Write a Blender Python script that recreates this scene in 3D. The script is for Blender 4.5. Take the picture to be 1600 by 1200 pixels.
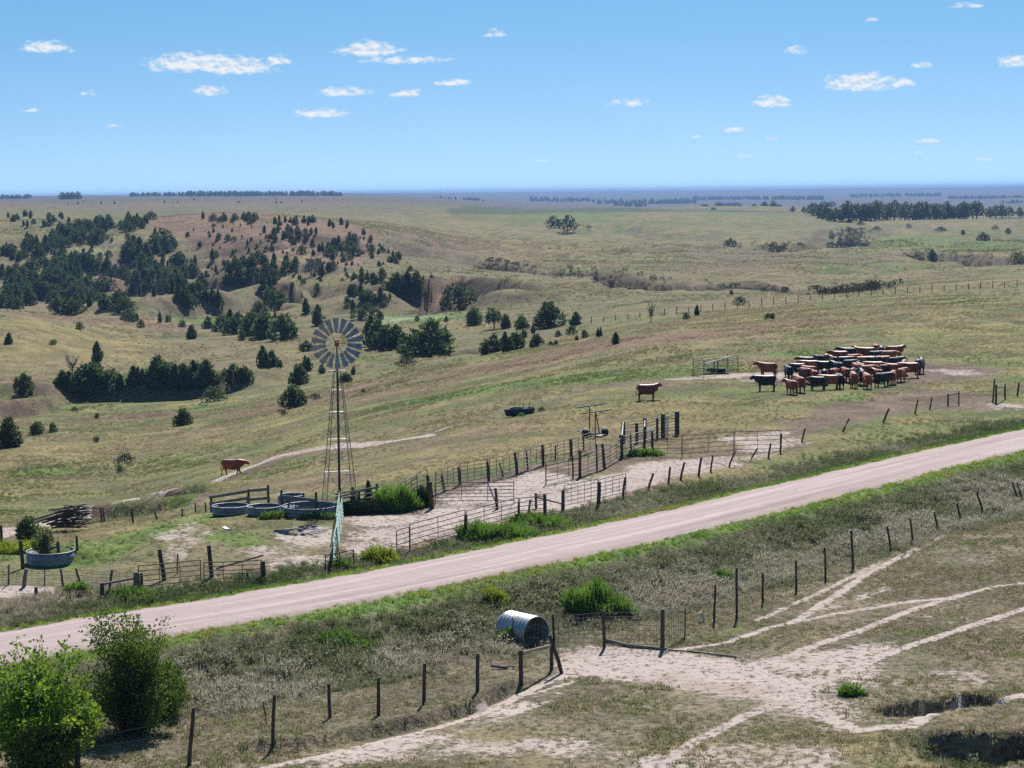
import bpy, bmesh, math, random
import numpy as np
from mathutils import Vector, Matrix

random.seed(7)
rng = np.random.default_rng(7)
for _o in list(bpy.data.objects):
    bpy.data.objects.remove(_o, do_unlink=True)
scene = bpy.context.scene
C = scene.collection

# ------------------------------------------------------------------ camera
FOC = 3200.0                     # focal length in units of a 1600 wide frame
CAM_Z = 17.0
PITCH = math.atan(300.5 / FOC)
ROLL = math.atan(17.0 / 1600.0)
_F = Vector((0, math.cos(PITCH), -math.sin(PITCH)))
_R = Vector((1, 0, 0))
_U = Vector((0, math.sin(PITCH), math.cos(PITCH)))
AX_R = _R * math.cos(ROLL) - _U * math.sin(ROLL)
AX_U = _U * math.cos(ROLL) + _R * math.sin(ROLL)
cd = bpy.data.cameras.new('camera')
cam = bpy.data.objects.new('camera', cd)
C.objects.link(cam)
cd.sensor_width = 36.0
cd.lens = 36.0 * FOC / 1600.0
cd.clip_start = 0.5
cd.clip_end = 60000.0
cam.matrix_world = Matrix(((AX_R.x, AX_U.x, -_F.x, 0), (AX_R.y, AX_U.y, -_F.y, 0), (AX_R.z, AX_U.z, -_F.z, CAM_Z), (0, 0, 0, 1)))
scene.camera = cam

# ------------------------------------------------------------------ light and exposure
SUN_EL = math.radians(47.0)
SUN_AZ = math.radians(9.0)       # from +Y towards +X
sd = bpy.data.lights.new('sun', 'SUN')
sd.energy = 4.6
sd.angle = math.radians(0.53)
sd.color = (1.0, 0.955, 0.88)
sun = bpy.data.objects.new('sun', sd)
C.objects.link(sun)
to_sun = Vector((math.sin(SUN_AZ) * math.cos(SUN_EL), math.cos(SUN_AZ) * math.cos(SUN_EL), math.sin(SUN_EL)))
sun.rotation_euler = to_sun.to_track_quat('Z', 'Y').to_euler()

vs = scene.view_settings
vs.view_transform = 'Standard'
vs.look = 'None'
vs.exposure = 0.78
vs.gamma = 1.0
vs.use_curve_mapping = False
scene.render.engine = 'CYCLES'
scene.cycles.use_denoising = False
scene.cycles.max_bounces = 6
scene.cycles.diffuse_bounces = 3
scene.cycles.glossy_bounces = 2
scene.cycles.transmission_bounces = 3
scene.cycles.volume_bounces = 0
scene.cycles.transparent_max_bounces = 6
scene.cycles.use_adaptive_sampling = True
scene.cycles.adaptive_threshold = 0.012
scene.cycles.adaptive_min_samples = 16

# ------------------------------------------------------------------ sky
world = bpy.data.worlds.new('World')
scene.world = world
world.use_nodes = True
world.cycles.sampling_method = 'MANUAL'
world.cycles.sample_map_resolution = 256
wt = world.node_tree
wt.nodes.clear()
def wn(kind, **kw):
    n = wt.nodes.new(kind)
    for k, v in kw.items():
        setattr(n, k, v)
    return n
def wmath(op, a, b=None, c=None, clamp=False):
    n = wn('ShaderNodeMath', operation=op)
    n.use_clamp = clamp
    for i, x in enumerate((a, b, c)):
        if x is None:
            continue
        if isinstance(x, (int, float)):
            n.inputs[i].default_value = x
        else:
            wt.links.new(x, n.inputs[i])
    return n.outputs[0]
SKY_STRENGTH = 0.08
w_out = wn('ShaderNodeOutputWorld')
w_bg = wn('ShaderNodeBackground')
w_tc = wn('ShaderNodeTexCoord')
w_sep = wn('ShaderNodeSeparateXYZ')
wt.links.new(w_tc.outputs['Generated'], w_sep.inputs[0])
X_, Y_, Z_ = w_sep.outputs
# clear dry air: the blue of the higher sky reaches well down towards the horizon
w_zz = wmath('ADD', wmath('MULTIPLY', wmath('MAXIMUM', Z_, 0.0), 2.6), 0.16)
w_cmb = wn('ShaderNodeCombineXYZ')
wt.links.new(X_, w_cmb.inputs[0]); wt.links.new(Y_, w_cmb.inputs[1]); wt.links.new(w_zz, w_cmb.inputs[2])
w_nrm = wn('ShaderNodeVectorMath', operation='NORMALIZE')
wt.links.new(w_cmb.outputs[0], w_nrm.inputs[0])
w_sky = wn('ShaderNodeTexSky', sky_type='NISHITA')
w_sky.sun_disc = False
w_sky.sun_elevation = SUN_EL
w_sky.sun_rotation = SUN_AZ
w_sky.altitude = 700
w_sky.air_density = 1.0
w_sky.dust_density = 0.25
w_sky.ozone_density = 2.2
wt.links.new(w_nrm.outputs[0], w_sky.inputs[0])
w_tint = wn('ShaderNodeMix', data_type='RGBA', blend_type='MULTIPLY')
w_tint.inputs[0].default_value = 1.0
wt.links.new(w_sky.outputs[0], w_tint.inputs[6])
w_te = wn('ShaderNodeMapRange', interpolation_type='SMOOTHSTEP')
w_te.inputs['From Min'].default_value = -0.01
w_te.inputs['From Max'].default_value = 0.11
wt.links.new(Z_, w_te.inputs['Value'])
w_tm = wn('ShaderNodeMix', data_type='RGBA')
w_tm.inputs[6].default_value = (0.93, 0.965, 0.90, 1)
w_tm.inputs[7].default_value = (0.60, 0.93, 0.93, 1)
wt.links.new(w_te.outputs[0], w_tm.inputs[0])
wt.links.new(w_tm.outputs[2], w_tint.inputs[7])
# small fair weather clouds, low over the plain: (u, v, half width, half height, strength) seen on a 1600 wide sheet
CLOUDS = [(82, 76, 36, 12, 1.0), (128, 84, 18, 5, .6), (318, 101, 74, 17, 1.15), (378, 106, 60, 15, 1.1), (446, 97, 22, 9, 1.0),
          (340, 143, 26, 10, .95), (585, 80, 46, 14, 1.1), (640, 96, 74, 8, .9), (543, 145, 40, 9, 1.0), (508, 178, 46, 8, 1.0),
          (642, 147, 24, 9, .95), (716, 131, 26, 7, 1.0), (780, 55, 18, 9, .8), (152, 147, 20, 6, .7), (62, 173, 18, 5, .55),
          (187, 198, 18, 4, .55), (985, 161, 36, 9, .72), (1244, 81, 17, 9, .85), (1345, 130, 52, 16, 1.1), (1408, 131, 22, 9, 1.0),
          (1208, 160, 28, 11, 1.05), (1438, 104, 18, 6, .85), (1582, 98, 26, 12, 1.0), (1147, 203, 20, 6, .8), (1089, 214, 12, 4, .7),
          (1208, 217, 11, 4, .75), (1167, 244, 14, 4, .7), (1452, 221, 20, 5, .75), (1437, 238, 13, 4, .6), (1508, 13, 28, 6, .75),
          (850, 250, 20, 4, .5), (1540, 249, 22, 4, .5), (1362, 34, 16, 5, .5), (455, 276, 14, 3, .45)]
w_yy = wmath('MAXIMUM', wmath('ABSOLUTE', Y_), 0.02)
w_a = wmath('DIVIDE', X_, w_yy)
w_e = wmath('DIVIDE', Z_, w_yy)
w_v2 = wn('ShaderNodeCombineXYZ')
wt.links.new(wmath('MULTIPLY', w_a, 190.0), w_v2.inputs[0]); wt.links.new(wmath('MULTIPLY', w_e, 330.0), w_v2.inputs[1])
w_noi = wn('ShaderNodeTexNoise')
w_noi.inputs['Scale'].default_value = 1.0
w_noi.inputs['Detail'].default_value = 7.0
w_noi.inputs['Roughness'].default_value = 0.56
wt.links.new(w_v2.outputs[0], w_noi.inputs['Vector'])
w_best = None
for (cu, cv, ru, rv, st) in CLOUDS:
    vh = 308.0 - 17.0 * cu / 1600.0
    a0, e0 = (cu - 800) / FOC - 0.0002, (vh - cv) / FOC
    da = wmath('MULTIPLY', wmath('SUBTRACT', w_a, a0), FOC / (ru * 1.22))
    de = wmath('SUBTRACT', w_e, e0 - 0.25 * rv / FOC)
    de = wmath('MULTIPLY', wmath('MAXIMUM', de, wmath('MULTIPLY', de, -1.9)), FOC / (rv * 1.32))
    q = wmath('SUBTRACT', st, wmath('ADD', wmath('MULTIPLY', da, da), wmath('MULTIPLY', de, de)))
    w_best = q if w_best is None else wmath('MAXIMUM', w_best, q)
w_best = wmath('MAXIMUM', w_best, -1.0)
w_den = wmath('ADD', w_best, wmath('MULTIPLY', wmath('SUBTRACT', w_noi.outputs[0], 0.5), 2.7))
w_mr = wn('ShaderNodeMapRange', interpolation_type='SMOOTHSTEP')
w_mr.inputs['From Min'].default_value = 0.05
w_mr.inputs['From Max'].default_value = 1.2
w_mr.inputs['To Max'].default_value = 0.88
wt.links.new(w_den, w_mr.inputs['Value'])
w_cl = wn('ShaderNodeMix', data_type='RGBA')
wt.links.new(w_mr.outputs[0], w_cl.inputs[0])
wt.links.new(w_tint.outputs[2], w_cl.inputs[6])
w_v3 = wn('ShaderNodeVectorMath', operation='ADD')
w_v3.inputs[1].default_value = (0.12, 0.42, 0.0)
wt.links.new(w_v2.outputs[0], w_v3.inputs[0])
w_no2 = wn('ShaderNodeTexNoise')
w_no2.inputs['Scale'].default_value = 1.0
w_no2.inputs['Detail'].default_value = 5.0
w_no2.inputs['Roughness'].default_value = 0.6
wt.links.new(w_v3.outputs[0], w_no2.inputs['Vector'])
w_sh = wn('ShaderNodeMapRange', interpolation_type='SMOOTHSTEP')  # cloud shading put into the colour: whiter tops, blue grey undersides
w_sh.inputs['From Min'].default_value = -0.16
w_sh.inputs['From Max'].default_value = 0.10
wt.links.new(wmath('SUBTRACT', w_noi.outputs[0], w_no2.outputs[0]), w_sh.inputs['Value'])
w_cc = wn('ShaderNodeMix', data_type='RGBA')
w_cc.inputs[6].default_value = (4.9, 5.5, 6.3, 1)
w_cc.inputs[7].default_value = (6.7, 6.8, 6.9, 1)
wt.links.new(w_sh.outputs[0], w_cc.inputs[0])
wt.links.new(w_cc.outputs[2], w_cl.inputs[7])
wt.links.new(w_cl.outputs[2], w_bg.inputs[0])
w_bg.inputs[1].default_value = SKY_STRENGTH
# the clouds stand in one low belt of sky; elsewhere it is clear
w_belt = wmath('MULTIPLY', wmath('GREATER_THAN', Y_, 0.5), wmath('LESS_THAN', Z_, 0.13))
w_bg0 = wn('ShaderNodeBackground')
wt.links.new(w_tint.outputs[2], w_bg0.inputs[0])
w_bg0.inputs[1].default_value = SKY_STRENGTH
w_mx = wn('ShaderNodeMixShader')
wt.links.new(w_belt, w_mx.inputs[0]); wt.links.new(w_bg0.outputs[0], w_mx.inputs[1]); wt.links.new(w_bg.outputs[0], w_mx.inputs[2])
wt.links.new(w_mx.outputs[0], w_out.inputs[0])

# ------------------------------------------------------------------ terrain heights
_PT = np.random.default_rng(11).random((256, 256))
def vnoise(x, y):
    xi = np.floor(x).astype(np.int64); yi = np.floor(y).astype(np.int64)
    fx = x - xi; fy = y - yi
    fx = fx * fx * (3 - 2 * fx); fy = fy * fy * (3 - 2 * fy)
    x0 = xi & 255; x1 = (xi + 1) & 255; y0 = yi & 255; y1 = (yi + 1) & 255
    return (_PT[x0, y0] * (1 - fx) + _PT[x1, y0] * fx) * (1 - fy) + (_PT[x0, y1] * (1 - fx) + _PT[x1, y1] * fx) * fy
def fbm(x, y, wave, octs=4, rough=0.5, off=0.0):
    t = np.zeros_like(x, dtype=float); a = 1.0; s = 0.0
    fx = x / wave + off; fy = y / wave + off * 1.7
    for i in range(octs):
        t += a * (vnoise(fx, fy) - 0.5); s += a
        fx = fx * 2.03 + 17.3; fy = fy * 2.03 + 5.7; a *= rough
    return t / s * 2.0           # about -1 .. 1
def sstep(a, b, x):
    t = np.clip((x - a) / (b - a), 0, 1)
    return t * t * (3 - 2 * t)

# height profiles in metres by distance, along bearings u (800 = straight ahead, 3200 units per radian)
PROF = {
 0: [(30,0),(97,0),(107,-.7),(125,-3.1),(150,-6.6),(175,-9.4),(200,-10.7),(250,-13),(300,-14.5),(340,-16),(370,-15.5),(400,-13),(450,-7.2),(480,-8),(520,-13.5),(560,-17),(640,-17),(720,-10.5),(800,-2),(900,6.3),(1000,5.5),(1200,7),(1500,9.5),(2500,10),(5000,12),(9000,15),(22000,18)],
 200: [(30,0),(97,0),(105,-.1),(125,-2.9),(150,-6.4),(165,-8.3),(180,-9.5),(200,-10.6),(250,-13),(300,-14.8),(340,-16.3),(400,-16.5),(430,-17),(480,-15.2),(530,-12.6),(570,-16),(620,-18),(680,-18.5),(750,-14.5),(820,-7),(900,.5),(980,6.8),(1100,4.5),(1300,6),(1500,8),(2500,10),(5000,12),(9000,15),(22000,18)],
 400: [(30,0),(95,0),(110,0),(125,-1.3),(150,-3.8),(175,-6.2),(200,-8),(250,-10.7),(300,-13),(350,-15),(400,-14.5),(450,-15.5),(520,-15.5),(570,-14.5),(620,-11),(700,-4),(780,0),(900,5),(980,8.4),(1100,7),(1500,8),(2500,9),(5000,11),(9000,14),(22000,18)],
 600: [(30,0),(118,0),(130,-.6),(153,-2.2),(208,-5),(268,-8),(328,-11),(371,-13),(416,-14),(535,-14.5),(590,-12),(640,-8.6),(720,-5),(850,-1),(1000,2),(1200,4.4),(1500,6),(2200,7.5),(5000,9.5),(9000,13),(22000,18)],
 800: [(30,0),(128,0),(147,-.5),(169,-1),(203,-2.2),(261,-5),(326,-7.6),(380,-12),(430,-12.8),(484,-12.5),(520,-11),(560,-9.5),(600,-9.3),(700,-9.8),(800,-9.4),(900,-8.5),(1000,-6.6),(1150,-4.7),(1300,-2.7),(1500,-.6),(1800,1.5),(2000,1.6),(2600,-6),(3600,-13),(5000,-16),(8000,-18),(13000,-7),(22000,13)],
 1000: [(30,0),(168,0),(182,.3),(215,0),(251,-.5),(300,-2.3),(322,-3),(380,-7),(437,-8.2),(510,-9),(600,-9.8),(700,-10.9),(800,-11.1),(900,-10.4),(1000,-9.4),(1150,-7.6),(1300,-5.2),(1500,-4.2),(1800,-2.5),(2150,-1.5),(2800,-9),(3800,-18),(5500,-25),(9000,-20),(14000,-8),(22000,13)],
 1200: [(30,0),(173,0),(199,.5),(232,.7),(274,.3),(313,-.4),(360,-5),(430,-7.5),(500,-8.5),(600,-10.2),(700,-11.4),(800,-12.2),(900,-12.5),(1000,-12),(1150,-10.6),(1300,-8.5),(1500,-6.8),(1800,-5.2),(2200,-4),(2800,-11),(3800,-21),(5500,-29),(9000,-22),(14000,-9),(22000,13)],
 1400: [(30,0),(177,0),(198,.5),(226,1),(255,1.3),(310,1),(350,-2.5),(420,-4.5),(500,-6.2),(600,-8.2),(700,-9.7),(800,-11),(900,-11.1),(1000,-10.8),(1150,-10),(1300,-8.2),(1500,-7.6),(1800,-6.2),(2100,-6.5),(2800,-16),(3800,-25),(5500,-33),(9000,-24),(14000,-9),(22000,13)],
 1600: [(30,0),(176,0),(196,.5),(223,1),(249,1.5),(307,2),(350,-1),(420,-2.5),(500,-4.6),(600,-6.6),(700,-8.6),(800,-10.3),(900,-10.9),(1000,-10.8),(1150,-9.6),(1300,-7.4),(1500,-7),(1800,-6.2),(2100,-6.5),(2800,-16),(3800,-25),(5500,-33),(9000,-24),(14000,-9),(22000,13)],
}
PROF[-500] = PROF[0]
PROF[2100] = PROF[1600]
_ul = np.array(sorted(PROF))
_LD = np.linspace(math.log(30), math.log(22000), 330)
_T0 = np.array([np.interp(_LD, np.log([p[0] for p in PROF[u]]), [p[1] for p in PROF[u]]) for u in _ul])
_UG = np.linspace(-500, 2100, 131)
_T1 = np.array([np.interp(_UG, _ul, _T0[:, j]) for j in range(len(_LD))]).T
def _blur(a, axis, sig):
    r = int(sig * 3) + 1
    k = np.exp(-0.5 * (np.arange(-r, r + 1) / sig) ** 2); k /= k.sum()
    pad = [(0, 0), (0, 0)]; pad[axis] = (r, r)
    b = np.pad(a, pad, mode='edge')
    return np.apply_along_axis(lambda m: np.convolve(m, k, mode='valid'), axis, b)
_T1 = _blur(_blur(_T1, 0, 2.8), 1, 1.3)

# the county road, centre line in metres (x, y)
ROAD = np.array([(-62, 44), (-40, 60), (-26, 71), (-19.2, 76.8), (-15.1, 80.4), (-10.5, 84.2), (-5.5, 89.0), (0, 94.9), (6.35, 102.0), (13.8, 111.3), (23.3, 123.6), (34.25, 137.2), (60, 168), (110, 228)], float)
def _dense(p, n=12):
    t = np.arange(len(p)); q = np.linspace(0, len(p) - 1, (len(p) - 1) * n + 1)
    out = np.zeros((len(q), 2))
    for i, s in enumerate(q):          # Catmull-Rom
        k = min(int(s), len(p) - 2); f = s - k
        p0 = p[max(k - 1, 0)]; p1 = p[k]; p2 = p[k + 1]; p3 = p[min(k + 2, len(p) - 1)]
        out[i] = 0.5 * (2 * p1 + (p2 - p0) * f + (2 * p0 - 5 * p1 + 4 * p2 - p3) * f * f + (3 * p1 - p0 - 3 * p2 + p3) * f ** 3)
    return out
ROAD_D = _dense(ROAD, 3)
def seg_dist(x, y, P, signed=False):
    """distance of points to a polyline; signed: positive on the right hand side of its direction"""
    best = np.full(x.shape, 1e9); sg = np.ones(x.shape); along = np.zeros(x.shape)
    acc = 0.0
    for i in range(len(P) - 1):
        ax, ay = P[i]; bx, by = P[i + 1]
        dx, dy = bx - ax, by - ay; L = math.hypot(dx, dy) + 1e-9
        t = np.clip(((x - ax) * dx + (y - ay) * dy) / (L * L), 0, 1)
        d = np.hypot(x - ax - t * dx, y - ay - t * dy)
        m = d < best
        best = np.where(m, d, best)
        along = np.where(m, acc + t * L, along)
        if signed:
            sg = np.where(m, np.where((x - ax) * dy - (y - ay) * dx > 0, 1.0, -1.0), sg)
        acc += L
    return (best * sg if signed else best), along
ROAD_HW = 2.65
def base_z(x, y):
    yy = np.maximum(y, 31.0)
    u = np.clip(800 + FOC * x / yy, -499, 2099)
    ld = np.log(np.clip(yy, 30.5, 21900))
    fu = (u - _UG[0]) / (_UG[1] - _UG[0]); fl = (ld - _LD[0]) / (_LD[1] - _LD[0])
    iu = np.clip(fu.astype(int), 0, len(_UG) - 2); il = np.clip(fl.astype(int), 0, len(_LD) - 2)
    fu = fu - iu; fl = fl - il
    z = (_T1[iu, il] * (1 - fu) + _T1[iu + 1, il] * fu) * (1 - fl) + (_T1[iu, il + 1] * (1 - fu) + _T1[iu + 1, il + 1] * fu) * fl
    return z
GULLIES = []        # (polyline, half width, depth, share of the half width that is flat floor)
BANKS = []          # (polyline, height, run, softness): ground steps up on the left of the line
def ground(x, y):
    x = np.asarray(x, float); y = np.asarray(y, float)
    shp = x.shape
    x = x.ravel(); y = y.ravel()
    z = base_z(x, y)
    s = np.full(x.shape, 99.0)
    near = (y < 235) & (np.abs(x) < 115)
    if near.any():
        s[near] = seg_dist(x[near], y[near], ROAD_D, True)[0]
    s = np.where(~near & (y < 60), 60.0, s)
    s = np.where(~near & (y >= 60), -60.0, s)
    # rolling relief, stronger further out
    m = y > 140
    if m.any():
        z[m] += fbm(x[m], y[m], 46.0, 4, 0.55, 3.1) * 1.5 * sstep(140, 420, y[m])
    m = y > 620
    if m.any():
        z[m] += fbm(x[m], y[m], 260.0, 3, 0.5, 9.3) * 5.0 * sstep(620, 1700, y[m])
    m = y > 2400
    if m.any():
        z[m] += fbm(x[m] * .7, y[m], 900.0, 4, 0.55, 5.3) * 8.0 * sstep(2400, 4500, y[m])
        z[m] += fbm(x[m], y[m], 4200.0, 3, 0.5, 1.3) * 4.0 * sstep(6000, 14000, y[m])
    # ravines that run down the wooded hill and the far slopes
    m = (y > 480) & (y < 1500)
    if m.any():
        xm, ym = x[m], y[m]
        rv = np.clip(1 - np.abs(fbm(xm + .35 * ym, ym * .6, 95.0, 4, 0.55, 13.7)) * 2.4, 0, 1) ** 3
        um = 800 + FOC * xm / ym
        z[m] -= rv * (8.5 * sstep(540, 640, ym) * (1 - sstep(860, 960, ym)) * (1 - sstep(640, 820, um)) + 4.5 * sstep(480, 620, ym) * (1 - sstep(1200, 1500, ym)) * sstep(640, 820, um))
    # near ground: road bed, shoulders, ditch and the lower pasture on this side
    adj = np.interp(s, [-60, -30, -7.2, -4.4, -2.9, 2.95, 4.2, 6.6, 9.0, 13.0, 30, 60], [0, 0, 0, -.42, -.05, -.05, -.35, -1.15, -1.45, -1.2, -.85, -.6])
    nf = 1 - sstep(200, 235, y)
    z = z + adj * nf
    m = y < 420
    if m.any():
        xm, ym = x[m], y[m]
        z[m] += (fbm(xm, ym, 9.0, 3, 0.5, 2.0) * 0.16 + fbm(xm, ym, 1.5, 3, 0.6, 4.0) * 0.055) * sstep(2.7, 5.0, np.abs(s[m])) * (1 - sstep(240, 420, ym))
    for P, w, dep, fl_ in GULLIES:
        lo = P.min(0) - 4 * w; hi = P.max(0) + 4 * w
        m = (x > lo[0]) & (x < hi[0]) & (y > lo[1]) & (y < hi[1])
        if m.any():
            d, al = seg_dist(x[m], y[m], P)
            d = d + fbm(x[m], y[m], w * 1.6, 3, 0.6, 7.7) * w * 0.55
            L = np.hypot(*np.diff(P, axis=0).T).sum()
            z[m] -= dep * (1 - sstep(w * fl_, w, d)) * sstep(0, L * 0.12, al) * sstep(0, L * 0.12, L - al)
    for mx_, my_, mr, mh in MOUNDS:
        z = z + mh * (1 - sstep(mr * .25, mr, np.hypot(x - mx_, y - my_)))
    for P, h, run, sf in BANKS:
        lo = P.min(0) - run; hi = P.max(0) + run
        m = (x > lo[0]) & (x < hi[0]) & (y > lo[1]) & (y < hi[1])
        if m.any():
            d, al = seg_dist(x[m], y[m], P, True)
            d = -d + fbm(x[m], y[m], 1.1 + sf * 3, 3, 0.6, 6.1) * (.25 + sf)
            L = np.hypot(*np.diff(P, axis=0).T).sum()
            e = sstep(0, L * 0.15, al) * sstep(0, L * 0.15, L - al)
            z[m] += e * h * (sstep(-sf, sf, d) * (1 - sstep(sf, run, d)) - 0.5 * sstep(-run * .6, 0, d) * (1 - sstep(-sf, sf, d)))
    return z.reshape(shp)
MOUNDS = []         # (x, y, radius, height)
def gz(x, y):
    return float(ground(np.array([x]), np.array([y]))[0])
_TT = np.concatenate([np.arange(45, 330, 2.5), np.geomspace(330, 1300, 110), np.geomspace(1310, 22000, 70)])
def at(u, v):
    """where the line of sight through (u, v) of the survey picture first meets the ground"""
    dr = _F * FOC + AX_R * (u - 800) + AX_U * (600 - v)
    T = _TT
    for _ in range(3):
        k = T / dr.y
        e = CAM_Z + dr.z * k - ground(dr.x * k, T)
        hit = np.nonzero(e < 0)[0]
        i = int(hit[0]) if len(hit) else len(T) - 1
        i = max(i, 1)
        lo, hi, e0, e1 = T[i - 1], T[i], e[i - 1], e[i]
        T = np.linspace(lo, hi, 8)
    f = min(max(e0 / (e0 - e1 + 1e-12), 0.0), 1.0)
    yy = lo + f * (hi - lo)
    xx = dr.x / dr.y * yy
    return Vector((xx, yy, gz(xx, yy)))
def pts(*uv):
    return np.array([at(u, v).xy[:] for u, v in uv])
def ahead(u, y):
    """ground point at distance y on bearing u"""
    x = (u - 800) / FOC * y
    return Vector((x, y, gz(x, y)))

# ------------------------------------------------------------------ gullies and banks
GULLY_MID = pts((770, 411), (870, 423), (950, 433), (1000, 445), (1080, 449), (1160, 452), (1250, 455), (1345, 457))
GULLY_FAR = pts((1195, 383), (1265, 388), (1310, 380), (1330, 360))
GULLY_EAST = pts((1430, 396), (1500, 402), (1560, 408), (1620, 412))
_near_g = [
    (pts((1372, 1116), (1430, 1106), (1490, 1098), (1560, 1086)), .85, .95, .6),
    (pts((1430, 1156), (1500, 1158), (1560, 1164), (1640, 1152)), 1.6, 1.05, .5),
    (pts((1450, 1168), (1530, 1194), (1620, 1228)), 1.0, .45, .4),
]
GULLIES += [
    (GULLY_MID, 10.0, 5.0, .5),
    (pts((935, 352), (985, 362), (1040, 372), (1120, 377)), 20.0, 5.0, .45),
    (GULLY_FAR, 22.0, 7.0, .45),
    (GULLY_EAST, 15.0, 6.0, .5),
    (pts((630, 480), (660, 472), (700, 470), (735, 480)), 20.0, 6.5, .6),
    (pts((410, 478), (470, 474), (535, 472)), 16.0, 5.5, .55),
    (pts((650, 560), (700, 552), (760, 545), (830, 536)), 8.0, 3.2, .5),
    (pts((330, 434), (360, 452), (400, 460)), 16.0, 6.0, .5),
    (pts((160, 445), (220, 452), (280, 470)), 12.0, 4.0, .5),
] + _near_g
BANKS += [
    (pts((330, 1184), (400, 1171), (482, 1164), (550, 1151), (625, 1136), (675, 1126), (712, 1115), (750, 1104), (775, 1087), (800, 1074), (840, 1058)), 0.30, 3.2, .10),
    (pts((-30, 655), (20, 646), (60, 642), (100, 634)), 1.9, 12.0, 1.2),
    (pts((60, 812), (160, 806), (240, 802), (310, 788)), 0.8, 6.0, .5),
    (pts((40, 628), (110, 618), (200, 613), (300, 613), (400, 607)), 2.8, 30.0, 4.0),
    (pts((200, 494), (300, 487), (420, 484), (545, 477)), 4.8, 46.0, 6.0),
    (pts((620, 487), (670, 484), (750, 484)), 5.0, 40.0, 6.0),
    (pts((215, 790), (260, 784), (330, 772)), 0.8, 5.0, .5),
]

_q = at(118, 868); MOUNDS.append((_q.x, _q.y, 2.6, .55))
_q = at(290, 850); MOUNDS.append((_q.x, _q.y, 6.0, .5))

# ------------------------------------------------------------------ ground cover fields
def poly_field(x, y, P, soft):
    inside = np.zeros(x.shape, bool)
    n = len(P)
    for i in range(n):
        x1, y1 = P[i]; x2, y2 = P[(i + 1) % n]
        c = ((y1 > y) != (y2 > y)) & (x < (x2 - x1) * (y - y1) / (y2 - y1 + 1e-12) + x1)
        inside ^= c
    d, _ = seg_dist(x, y, np.vstack([P, P[:1]]))
    return sstep(-soft, soft, np.where(inside, d, -d))
def blob_world(u, v, ru, rv):
    p = at(u, v)
    return (p.x, p.y, ru * p.y / FOC, rv * p.y * p.y / (FOC * max(CAM_Z - p.z, 6)))
LINES = {k: [] for k in ('dirt', 'green', 'dry', 'purp', 'soil', 'crop', 'lush', 'pale')}
POLYS = {k: [] for k in LINES}
BLOBS = {k: [] for k in LINES}
def line(kind, w, soft, amt, *uv):
    LINES[kind].append((pts(*uv), w, soft, amt))
def poly(kind, soft, amt, *uv):
    POLYS[kind].append((pts(*uv), soft, amt))
def blob(kind, amt, u, v, ru, rv):
    BLOBS[kind].append(blob_world(u, v, ru, rv) + (amt,))
# pens and trampled ground
poly('soil', 2.0, .7, (527, 885), (530, 800), (690, 760), (850, 726), (1000, 708), (1260, 690), (1200, 722), (1020, 770), (850, 812), (645, 862), (560, 898))
poly('dirt', 1.7, .64, (527, 878), (540, 806), (590, 800), (660, 804), (690, 770), (720, 762), (805, 744), (850, 732), (905, 748), (960, 738), (1000, 720), (1060, 716), (1215, 707), (1195, 716), (1100, 740), (1020, 760), (935, 790), (850, 802), (728, 830), (645, 855), (600, 884), (552, 894))
poly('dirt', 2.2, .55, (1150, 712), (1215, 706), (1280, 690), (1230, 672), (1120, 682))
line('soil', 1.6, .9, .6, (-20, 842), (120, 806), (270, 764), (440, 711), (600, 692))
line('dirt', .7, .7, .85, (-20, 842), (60, 822), (120, 806), (200, 781), (270, 764), (340, 750), (440, 711), (520, 697), (600, 692), (660, 682))
line('dirt', .2, .5, .45, (650, 685), (700, 668), (740, 655))
line('soil', .35, .5, .7, (660, 682), (720, 662), (800, 640), (900, 613), (1000, 598), (1080, 590))
line('dirt', .9, .9, .62, (1060, 592), (1130, 588), (1190, 584), (1300, 588))
line('soil', .3, .5, .6, (300, 790), (420, 745), (560, 720), (700, 690))
line('soil', .3, .5, .55, (560, 728), (640, 722), (760, 690))
blob('dirt', .42, 300, 833, 60, 14); blob('dirt', .62, 480, 838, 60, 20); blob('dirt', .48, 440, 868, 60, 22); blob('dirt', .5, 500, 880, 40, 15)
blob('dirt', .9, 20, 925, 75, 9); blob('dirt', .7, 120, 933, 40, 5)
line('dirt', .4, .7, .36, (300, 805), (290, 840), (275, 870))
# foreground trails
line('dirt', .06, .26, 1.0, (880, 1030), (960, 1020), (1060, 1014), (1140, 1003), (1200, 981), (1300, 960), (1400, 943), (1480, 935), (1540, 920), (1640, 906))
line('dirt', .07, .28, 1.0, (1500, 931), (1420, 955), (1330, 990), (1240, 1022), (1160, 1042), (1080, 1062))
line('dirt', .08, .32, 1.0, (1640, 936), (1500, 985), (1400, 1016), (1320, 1052), (1240, 1090), (1160, 1120), (1100, 1152), (1010, 1212))
line('dirt', .16, .3, .95, (1640, 1078), (1570, 1098), (1500, 1118), (1420, 1134), (1340, 1142), (1270, 1112), (1220, 1088))
line('dirt', .14, .25, .72, (1240, 972), (1300, 935), (1360, 893), (1430, 858), (1520, 818), (1630, 776))
line('dirt', .12, .2, .6, (1180, 970), (1250, 940), (1310, 912), (1370, 880))
line('dirt', .12, .4, .42, (1290, 952), (1370, 925), (1440, 895))
line('dirt', .16, .22, .85, (880, 1056), (850, 1068), (796, 1096), (730, 1124), (655, 1143), (580, 1163), (500, 1182), (400, 1204))
line('dirt', .4, .6, .5, (860, 1085), (760, 1126), (620, 1166), (500, 1195))
line('dirt', .07, .1, .95, (990, 1062), (900, 1064), (840, 1082), (800, 1094))
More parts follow.
